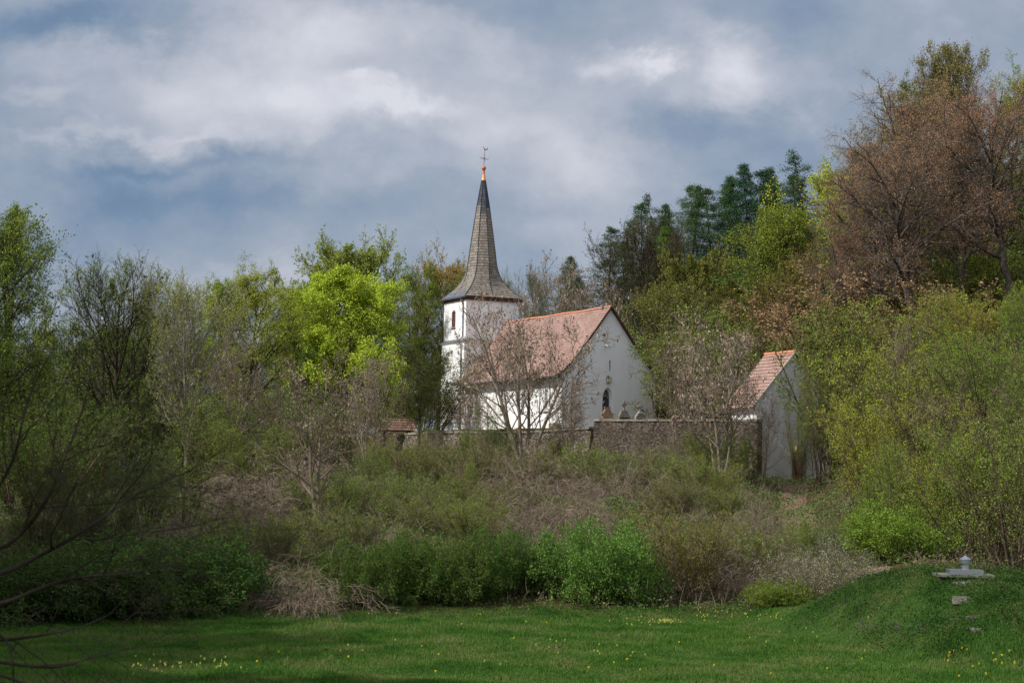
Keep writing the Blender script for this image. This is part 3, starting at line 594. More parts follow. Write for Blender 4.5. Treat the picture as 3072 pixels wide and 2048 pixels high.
for k in range(11): z = LZ0+.12+k*.165; mb.face([(TX0+.02, LY-LWd/2, z), (TX0+.02, LY+LWd/2, z), (TX0+.18, LY+LWd/2, z+.13), (TX0+.18, LY-LWd/2, z+.13)])
mb.box(TX0-.02, TX0+.1, LY-LWd/2, LY-LWd/2+.07, LZ0, LZ1); mb.box(TX0-.02, TX0+.1, LY+LWd/2-.07, LY+LWd/2, LZ0, LZ1)
mb.prism([(LY-LWd/2+.02, LZ1-.05), (LY+LWd/2-.02, LZ1-.05), (LY, LZ1+.18)], TX0-.02, TX0+.1, lambda a, b, t_: (t_, a, b)); mb.box(TX0-.04, TX0+.1, LY-LWd/2, LY+LWd/2, LZ0, LZ0+.12)
mb.build('louvres', RUST, ch)
mb = MB(); mb.box(TX0-.12, TX0+.05, LY-LWd/2-.1, LY+LWd/2+.1, LZ0-.08, LZ0-.004); mb.build('louvre_sill', LEAD, ch)
def ringbox(name, o1, z0, o2, z1, mat, parent=ch, cap=True):
    mb = MB(); a = [(TX0-o1, TY0-o1, z0), (TX1+o1, TY0-o1, z0), (TX1+o1, TY1+o1, z0), (TX0-o1, TY1+o1, z0)]; b = [(TX0-o2, TY0-o2, z1), (TX1+o2, TY0-o2, z1), (TX1+o2, TY1+o2, z1), (TX0-o2, TY1+o2, z1)]
    for i in range(4): j = (i+1) % 4; mb.face([a[i], a[j], b[j], b[i]])
    if cap: mb.face(a[::-1]); mb.face(b)
    return mb.build(name, mat, parent)
ringbox('cornice', .16, ZB-.32, .36, ZB-.12, PLASTER); ringbox('cornice_cover', .38, ZB-.117, .02, ZB+.14, LEAD)
ringbox('fascia', .19, ZT-.3, .24, ZT+.10, BROWN)
# octagonal spire whose edges spring from the corners and the middles of the sides
scx, scy = (TX0+TX1)/2, (TY0+TY1)/2; hx, hy = (TX1-TX0)/2, (TY1-TY0)/2
zs = [0, .55, 1.15, 1.8, 2.5, 3.6, 4.8, 7.2, 9.6, 12.25]; wd = [None, 6.55, 5.1, 4.05, 3.42, 3.08, 2.78, 2.08, 1.36, .44]
def ring(h):
    w_ = float(np.interp(h, zs[1:], wd[1:])); r_ = w_/2/.985; pts = []
    sq = float(np.interp(h, [0, .55, 1.15, 1.8, 2.5, 3.4], [1, .93, .80, .52, .22, 0]))
    for k in range(8):
        a = k*math.pi/4; o_ = np.array([math.cos(a), math.sin(a)])*r_
        f = float(np.interp(h, [0, .55, 1.15, 1.8, 2.5, 3.4], [1.085, .885, .70, .60, .55, .5]))
        s_ = np.array([(hx*f)*(1 if k in (0, 1, 7) else -1 if k in (3, 4, 5) else 0), (hy*f)*(1 if k in (1, 2, 3) else -1 if k in (5, 6, 7) else 0)])
        q = o_*(1-sq)+s_*sq; lean = .0
        pts.append((scx+q[0]+lean*h, scy+q[1]))
    return pts
mb = MB(); hstep = [0]
while hstep[-1] < 12.25: hstep.append(min(12.25, hstep[-1]+(.20 if hstep[-1] < 2.4 else .29)))
for i in range(len(hstep)-1):
    h0, h1 = hstep[i], hstep[i+1]; r0, r1 = ring(h0), ring(h1)
    for k in range(8):
        j = (k+1) % 8; g = 1.025 if h0 > 3 else 1.012
        e = lambda p, s_: (scx+(p[0]-scx)*s_, scy+(p[1]-scy)*s_)
        a, b, c, d = e(r0[k], g), e(r0[j], g), r1[j], r1[k]; le = math.dist(a, b); l2 = math.dist(c, d); uo = k*3.3
        mt = 1 if h0 > 9.2+.5*math.sin(k*2.1) else (2 if h0 < .5 and k in (4, 3) else 0)
        mb.face([(*a, ZT+.1+h0), (*b, ZT+.1+h0), (*c, ZT+.1+h1), (*d, ZT+.1+h1)], mt, [(uo-le/2, i*.28), (uo+le/2, i*.28), (uo+l2/2, i*.28+.27), (uo-l2/2, i*.28+.27)])
        a2, b2 = r0[k], r0[j]; mb.face([(*a, ZT+.1+h0), (*b, ZT+.1+h0), (*b2, ZT+.101+h0), (*a2, ZT+.101+h0)], 3)
spm = mb.build('spire', [SLATE, SLATED, SLATEN, DARK], ch)
mb = MB()
for k in range(8):
    mb.tube([(*ring(h)[k], ZT+.11+h+.0) for h in np.linspace(0.05, 12.2, 22)], .045, 5)
mb.build('hip_slates', SLATED, spm)
mb = MB(); zt_ = ZT+12.3; mb.lathe([(.27, 0), (.24, .12), (.15, .6), (.11, 1.15), (.13, 1.2)], (scx, scy, zt_), 12); fi = mb.build('finial_cone', COPPER, ch, True)
mb = MB(); mb.lathe([(.05, 1.1)]+[(.235*math.sin(a), 1.36-.25*math.cos(a)) for a in np.linspace(.2, 3.0, 10)], (scx, scy, zt_), 14); mb.build('finial_ball', COPPERD, fi, True)
tl = .07; base = (scx, scy, zt_+1.55)
cfn = lambda x_, z_: (base[0]+x_*math.cos(.1)+z_*tl, base[1]+x_*math.sin(.1)+z_*.03, base[2]+z_-x_*tl*1.3)
mb = MB(); mb.tube([cfn(0, 0), cfn(0, 1.62)], .028, 6); mb.tube([cfn(-.46, .8), cfn(.46, .8)], .03, 6)
for a in (-.46, .46): mb.lathe([(.0, -.05), (.05, 0), (.0, .05)], cfn(a, .8), 6, cap=False)
mb.tube([cfn(-.2, 1.0), cfn(0, .8), cfn(.2, 1.0)], .012, 4); mb.tube([cfn(-.2, .6), cfn(0, .8), cfn(.2, .6)], .012, 4); mb.build('cross', IRON, fi)
mb = MB(); ck = [(-.2, .40), (-.26, .36), (-.16, .33), (-.12, .16), (0, .04), (.12, .10), (.26, .16), (.33, .30), (.30, .42), (.22, .40), (.2, .28), (.1, .2), (0, .2), (-.1, .28), (-.12, .4)]
mb.prism(ck, -.025, .025, lambda a, b, t_: tuple(np.array(cfn(a, 1.6+b))+np.array([0, t_, 0]))); mb.build('weathercock', GOLD, fi)
mb = MB(); py_ = TY0+.52
mb.tube([(TX0-.32, TY0-.4, ZT-.02), (TX0-.32, TY1+.3, ZT-.05)], .09, 8); mb.build('tower_gutter', ZINC, ch)
mb = MB(); mb.tube([(TX0-.3, py_+.1, ZT-.05), (TX0-.28, py_+.1, ZT-.3), (TX0-.09, py_, ZT-.6), (TX0-.09, py_, ZB+.3), (TX0-.42, py_, ZB+.02), (TX0-.42, py_, ZB-.4), (TX0-.24, py_, ZB-.7), (TX0-.24, py_, .2)], .062, 8); mb.build('downpipe', ZINC, ch)
# ------------------------------------------------------------ churchyard wall
def wall(name, pts, top, bot, th, mat, label, cop=True, bulge=.0, seed=1, side=1):
    pts = np.array(pts, float); seg = np.linalg.norm(np.diff(pts, axis=0), axis=1); cum = np.concatenate([[0], np.cumsum(seg)]); n = int(cum[-1]/.35)+1
    s_ = np.linspace(0, cum[-1], n); x = np.interp(s_, cum, pts[:, 0]); y = np.interp(s_, cum, pts[:, 1]); t_ = np.stack([np.gradient(x), np.gradient(y)], 1); t_ /= np.linalg.norm(t_, axis=1, keepdims=True)
    nr = np.stack([t_[:, 1], -t_[:, 0]], 1)*side; tp = np.interp(s_, cum, top); zl = np.linspace(0, 1, 9); rng = np.random.default_rng(seed); Vv = []; 
    for i in range(n):
        for z in zl: d = rng.uniform(-.05, .05)+bulge*(1-z); Vv.append((x[i]+nr[i, 0]*d, y[i]+nr[i, 1]*d, bot+(tp[i]-bot)*z+(rng.uniform(-.03, .03) if z < 1 else 0)))
    m0 = len(Vv)
    for i in range(n):
        for z in zl: Vv.append((x[i]-nr[i, 0]*th, y[i]-nr[i, 1]*th, bot+(tp[i]-bot)*z))
    fs = []; K = 9
    for i in range(n-1):
        for k in range(K-1):
            a = i*K+k; fs.append((a, a+K, a+K+1, a+1)); fs.append((m0+a, m0+a+1, m0+a+K+1, m0+a+K))
        fs.append((i*K+K-1, (i+1)*K+K-1, m0+(i+1)*K+K-1, m0+i*K+K-1))
    for e in (0, n-1):
        for k in range(K-1): fs.append((e*K+k, e*K+k+1, m0+e*K+k+1, m0+e*K+k))
    root = empty(name, (float(x.mean()), float(y.mean()), bot)); tag(root, label, 'wall')
    off = np.array([float(x.mean()), float(y.mean()), bot]); o_ = link('masonry', mesh_np('masonry', np.array(Vv)-off, np.array(fs), [mat], smooth=False), root)
    if cop:
        mb = MB(); i = 0
        while i < n-1:
            j = min(n-1, i+rng.integers(3, 7)); ov = .1+rng.uniform(-.04, .05); h = .16+rng.uniform(-.03, .04)
            A = np.array([x[i], y[i]])+t_[i]*.02; Bp = np.array([x[j], y[j]])-t_[j]*.02; nn = nr[i]
            z0, z1 = tp[i]+.004, tp[j]+.004; q = [(*(A+nn*ov), z0), (*(Bp+nn*(ov+rng.uniform(-.03, .03))), z1), (*(Bp-nn*(th+.08)), z1), (*(A-nn*(th+.08)), z0)]
            q = [tuple(np.array(p_)-off) for p_ in q]; q2 = [(p_[0], p_[1], p_[2]+h+rng.uniform(-.015, .015)) for p_ in q]
            mb.face(q[::-1]); mb.face(q2)
            for k in range(4): mb.face([q[k], q[(k+1) % 4], q2[(k+1) % 4], q2[k]])
            i = j
        mb.build('coping', COPING, root)
    return root
zc = lambda X, Y, d: float(at(X, Y, d)[2])
P1, P2, P3, P4 = WP
wall('churchyard_wall', [P1, P2, P3, P4], [zc(906, 1000, 178), zc(1026, 994, 168), zc(1194, 995, 158.5), zc(1357, 985, 151)], 5.0, .6, RUB, 'long sunlit rubble wall below the nave with thin coping slabs', bulge=.25, seed=2)
Q1, Q2, Q3 = WQ
wall('churchyard_wall', [Q1, Q2, Q3], [zc(1366, 967, 150), zc(1554, 967, 139.5), zc(1741, 968, 135.6)], 3.8, .7, RUBD, 'higher stone wall, painted dark for shade, with thick coping running from below the gravestones to the chapel', bulge=.3, seed=5)
# gravestones under the gable
def grave(X, d, topY, w, mat, kind, label):
    p_ = at(X, 967, d); zt = float(at(X, topY, d)[2]); z0 = gz(p_[0], d); g = empty('gravestone', (float(p_[0]), d, z0), R(24)); tag(g, label, 'gravestone', 'gravestones under the church gable')
    H_ = zt-z0; zw = float(p_[2])-z0                        # zw = height where the wall hides it
    h2 = w/2; zs_ = zw+.1; mb = MB(); fr = lambda a, b, t_: (a, t_, b)
    if kind == 0: sh = [(-h2, 0), (h2, 0), (h2, zs_+.45), (h2+.12, zs_+.47), (h2+.12, zs_+.56), (h2-.05, zs_+.62), (.2, zs_+.98), (-.2, zs_+.98), (-h2+.05, zs_+.62), (-h2-.12, zs_+.56), (-h2-.12, zs_+.47), (-h2, zs_+.45)]; ct = zs_+.98
    elif kind == 1: sh = [(-h2, 0), (h2, 0), (h2, zs_+.3), (h2*.52, zs_+.82), (-h2*.52, zs_+.82), (-h2, zs_+.3)]; ct = zs_+.8
    else: sh = [(-h2, 0), (h2, 0), (h2, zs_+.28), (h2*.75, zs_+.5), (h2*.45, zs_+.6), (h2*.3, zs_+.78), (-h2*.3, zs_+.78), (-h2*.5, zs_+.6), (-h2*.78, zs_+.48), (-h2, zs_+.28)]; ct = zs_+.76
    mb.prism(sh, 0, .28, fr)
    if kind == 1:
        mb.prism([(-h2-.05, 0), (-h2+.1, 0), (-h2+.1, zs_+.3), (-h2-.05, zs_+.3)], -.06, 0, fr); mb.prism([(h2-.1, 0), (h2+.05, 0), (h2+.05, zs_+.3), (h2-.1, zs_+.3)], -.06, 0, fr); mb.box(-h2-.05, h2+.05, -.07, -.002, zs_+.24, zs_+.31)
    if kind == 2:
        for k in range(6): a = k/5*3.14; mb.lathe([(0, -.09), (.09, 0), (0, .09)], (.34*math.cos(a)*.9-.05, -.02, zs_+.38+.24*math.sin(a)), 8, cap=False)
    mb.build('headstone', mat, g)
    mb = MB(); mb.box(-h2+.14, h2-.14, -.03, -.003, .3, zs_+(.12 if kind == 0 else .2 if kind == 1 else .10)); pl_ = mb.build('plaque', BLACKP, g)
    if kind == 1:
        for r_ in range(4):
            mb = MB(); x_ = -h2+.26+prs.uniform(0, .06)
            while x_ < h2-.28: l_ = prs.uniform(.04, .12); mb.box(x_, x_+l_, -.036, -.031, zs_+.1-r_*.13, zs_+.135-r_*.13); x_ += l_+.03
            mb.build('inscription_line', GILT, pl_)
    ch_ = H_-ct; mb = MB(); cw = .24 if kind != 2 else .2
    if kind == 1:
        mb.prism([(-.07, ct-.05), (.07, ct-.05), (.05, ct+ch_*.8), (-.05, ct+ch_*.8)], .06, .2, fr)
        for (a, b) in ((0, .86), (-.17, .62), (.17, .62), (0, .62)): mb.prism([(a+.1*math.cos(t_), ct+ch_*b+.1*math.sin(t_)) for t_ in np.linspace(0, 6.28, 9)[:-1]], .05+.001*a, .21+.01*b, fr)
    else:
        mb.prism([(-.06, ct-.05), (.06, ct-.05), (.05, ct+ch_), (-.05, ct+ch_)], .06, .18, fr); mb.prism([(-cw, ct+ch_*.55), (cw, ct+ch_*.55), (cw, ct+ch_*.55+.1), (-cw, ct+ch_*.55+.1)], .055, .185, fr)
        for a in (-cw, cw): mb.prism([(a+.08*math.cos(t_), ct+ch_*.55+.05+.08*math.sin(t_)) for t_ in np.linspace(0, 6.28, 8)[:-1]], .05, .19, fr)
    mb.build('stone_cross', mat, g)
grave(1396, 158.0, 936, .92, SAND, 0, 'brown sandstone gravestone with a pediment, in front of the pointed window')
grave(1434.5, 158.5, 920, 1.02, GREYST, 1, 'olive grey gravestone with clover cross and gilt lines on a black plate')
grave(1472, 159.0, 927, .95, PALEST, 2, 'pale carved gravestone with flower wreath and cross near the wall corner')
mb = MB(); mb.prism([(.75*math.cos(a), .95*math.sin(a)) for a in np.linspace(0, math.pi, 12)]+[(-.75, -1.2), (.75, -1.2)], -.15, .15, lambda a, b, t_: (a, t_, b))
pk = mb.build('gravestone', PINK); q = at(1557/1.3061, 1288/1.3061, 164); pk.location = (float(q[0]), 164, float(q[2])-.75); pk.rotation_euler = (0, 0, R(-50)); tag(pk, 'rounded pink sandstone gravestone against the sunlit nave wall', 'gravestone')
# little gate roof on the wall, left of the tower
g = at(1132/1.3061, 1290/1.3061, 176); gr = empty('gate_roof', (float(g[0]), 176, float(g[2])), R(10)); tag(gr, 'small steep brown tiled gate roof with red verge left of the tower', 'gate')
fn = lambda a, b, t_: (t_, a, b); mb = MB()
for s_ in (-1, 1):
    for k in range(5):
        a0, a1 = (.85*k/5, .85*(k+1)/5); z0, z1 = 1.22*(1-k/5), 1.22*(1-(k+1)/5)
        mb.face([(0, s_*a0, z0+.01), (3.6, s_*a0, z0+.01), (3.6, s_*(a1+.03), z1+.04), (0, s_*(a1+.03), z1+.04)], 0, [(0, k*.3), (3.6, k*.3), (3.6, k*.3+.3), (0, k*.3+.3)])
mb.build('roof', TILEB, gr); mb = MB()
for s_ in (-1, 1): mb.prism([(0, 1.28), (s_*.9, .0), (s_*.9, -.12), (0, 1.16)], -.1, .0, fn)
mb.build('verge_tiles', RIDGE, gr); mb = MB(); mb.tube([(-.1, 0, 1.27), (3.65, 0, 1.27)], .08, 8); mb.build('ridge', BROWN, gr)
mb = MB(); mb.box(.2, .75, -.6, -.1, -1.6, -.1); mb.box(2.9, 3.4, -.6, -.1, -1.6, -.1); mb.build('pillar', RUB, gr)
mb = MB(); mb.box(.1, 3.5, -.55, .55, -.1, .0); mb.build('lintel', BROWN, gr)
# ------------------------------------------------------------ chapel house on the right
A = at(2393/1.3061, 1455/1.3061, 138); cx_, cz_ = float(A[0])-.35, 3.7
hp = empty('chapel_house', (cx_, 138, cz_), R(26)); tag(hp, 'narrow white gabled house with steep salmon tiled roof half hidden by shrubs on the right', 'house')
zr = float(at(2393/1.3061, 1056/1.3061, 138)[2])-cz_; ze = zr-3.75; hw = 3.3; dp = 3.6
hfn = lambda a, b, d: (a, d, b)
door_h = [(-.05, .35), (1.1, .35), (1.1, 2.75), (-.05, 2.75)]
holed('gable_wall', [(-hw, -1.5), (hw, -1.5), (hw, ze), (0, zr-.1), (-hw, ze)], [door_h], hfn, [HPLASTER], hp, .35, 1.0)
mb = MB(); mb.face([(-hw, 0, -1.5), (-hw, dp, -1.5), (-hw, dp, ze), (-hw, 0, ze)]); mb.face([(hw, 0, -1.5), (hw, dp, -1.5), (hw, dp, ze), (hw, 0, ze)]); mb.face([(-hw, dp, -1.5), (hw, dp, -1.5), (hw, dp, ze), (0, dp, zr-.1), (-hw, dp, ze)]); mb.build('side_wall', GPLASTER, hp)
mb = MB(); mb.box(.0, 1.05, .28, .33, .35, 2.72); dr = mb.build('door', surf('rust red door', [(.3, (.16, .045, .02)), (.7, (.25, .08, .04))], 3, .6, stretch=(6, 6, 1)), hp)
mb = MB(); mb.box(-.1, -.04, -.03, .1, .3, 2.8); mb.box(1.1, 1.18, -.03, .1, .3, 2.8); mb.box(-.1, 1.18, -.03, .1, 2.8, 2.95); mb.build('door_frame', GREYST, dr)
mb = MB(); mb.box(.84, .98, .23, .27, 1.45, 1.5); mb.build('handle', CAMW, dr)
mb = MB(); mb.box(-.4, 1.5, -1.1, -.01, .0, .3); mb.box(-.6, 1.7, -1.9, -1.1, -.4, .05); mb.build('doorstep', COPING, hp)
mb = MB(); mb.box(.1, .35, -.3, -.02, 3.1, 3.4); mb.build('wall_lantern', surf('yellowed lamp glass', [(.3, (.5, .38, .15)), (.7, (.6, .48, .22))], 4, .3), hp)
mb = MB()
for s_ in (-1, 1):
    a = np.array([0, zr]); b = np.array([hw+.55, ze-.55]); L_ = np.linalg.norm(b-a); n = int(L_/.34); nn = np.array([3.75, hw]); nn = nn/np.linalg.norm(nn)
    for k in range(n):
        p, q = a+(b-a)*k/n, a+(b-a)*(k+1)/n; p2, q2 = p+nn*.01, q+nn*.055; y0, y1 = -.2, dp+.2
        mb.face([(s_*p2[0], y0, p2[1]), (s_*p2[0], y1, p2[1]), (s_*q2[0], y1, q2[1]), (s_*q2[0], y0, q2[1])], 0, [(y0, k*.4), (y1, k*.4), (y1, k*.4+.4), (y0, k*.4+.4)])
        mb.face([(s_*q2[0], y0, q2[1]), (s_*q2[0], y1, q2[1]), (s_*q[0], y1, q[1]), (s_*q[0], y0, q[1])], 1)
hr_ = mb.build('roof', [TILE, BROWN], hp)
mb = MB()
for s_ in (-1, 1): mb.prism([(0, zr+.07), (s_*(hw+.6), ze-.52), (s_*(hw+.6), ze-.68), (0, zr-.09)], -.26, -.205, lambda u_, v_, t_: (u_, t_, v_))
mb.build('verge', surf('pale mortar verge', [(.3, (.40, .36, .30)), (.7, (.52, .48, .42))], 4, .9), hr_)
mb = MB(); mb.tube([(0, -.25, zr+.03), (0, dp+.25, zr+.03)], .12, 8); mb.build('ridge_tiles', RIDGE, hr_)
# ------------------------------------------------------------ shaft cover on the mound
S0 = at(2218, 1324, 51.5); sz = float(S0[2])
sh = empty('shaft_cover', (float(S0[0]), 51.5, sz-.01), R(-4)); tag(sh, 'concrete slab with metal hatch and mushroom vent on the grassy mound', 'vent shaft')
CONC = surf('old concrete', [(.3, (.09, .085, .07)), (.7, (.20, .19, .165))], 4, .95, .5, 14)
STEEL = surf('galvanised steel', [(.3, (.30, .32, .34)), (.7, (.42, .44, .46))], 1.5, .34, metal=.85, stretch=(1, 1, .2))
mb = MB(); mb.box(-.78, .78, -.1, .9, 0, .075); mb.build('slab', CONC, sh)
mb = MB(); mb.box(-.72, -.62, -.02, .05, -.5, -.002); mb.box(-.62, .65, .1, .85, -.6, -.002); mb.build('shaft_wall', surf('rusty dark concrete', [(.3, (.04, .03, .025)), (.7, (.11, .075, .05))], 4, .95), sh)
mb = MB(); mb.box(-.43, .50, .0, .72, .078, .20); ht = mb.build('hatch', STEEL, sh)
mb = MB(); mb.lathe([(.115, .2), (.115, .36), (.11, .37), (.165, .372), (.17, .48), (.172, .485), (.0, .60)], (.05, .34, 0), 28, cap=False); mb.box(.03, .07, .2, .225, .2, .25); mb.build('vent_cowl', STEEL, sh)
for (X, Y, w, d_) in ((2205, 1345, .45, 50.6), (2215, 1368, .6, 49.4), (2235, 1400, .3, 48.3), (2240, 1418, .25, 47.6)):
    q = at(X, Y, d_); xg = float(q[0]); z = gz(xg, d_); mb = MB(); mb.box(-w/2, w/2, -.10, .12, -.12, .09, fn=lambda p: (p[0]+prs.uniform(-.04, .04), p[1]+prs.uniform(-.03, .03), p[2]+prs.uniform(-.03, .02)))
    st = mb.build('stone_step', GREYST); st.location = (xg, d_, z); st.rotation_euler = (0, 0, prs.uniform(-.2, .2))
    lab = {2205: 'worn stone step just below the concrete slab', 2215: 'broad pale stone step second below the slab', 2235: 'half buried stone step low on the mound', 2240: 'lowest small stone in the mound steps'}[X]
    tag(st, lab, 'step', 'stone steps down the mound')
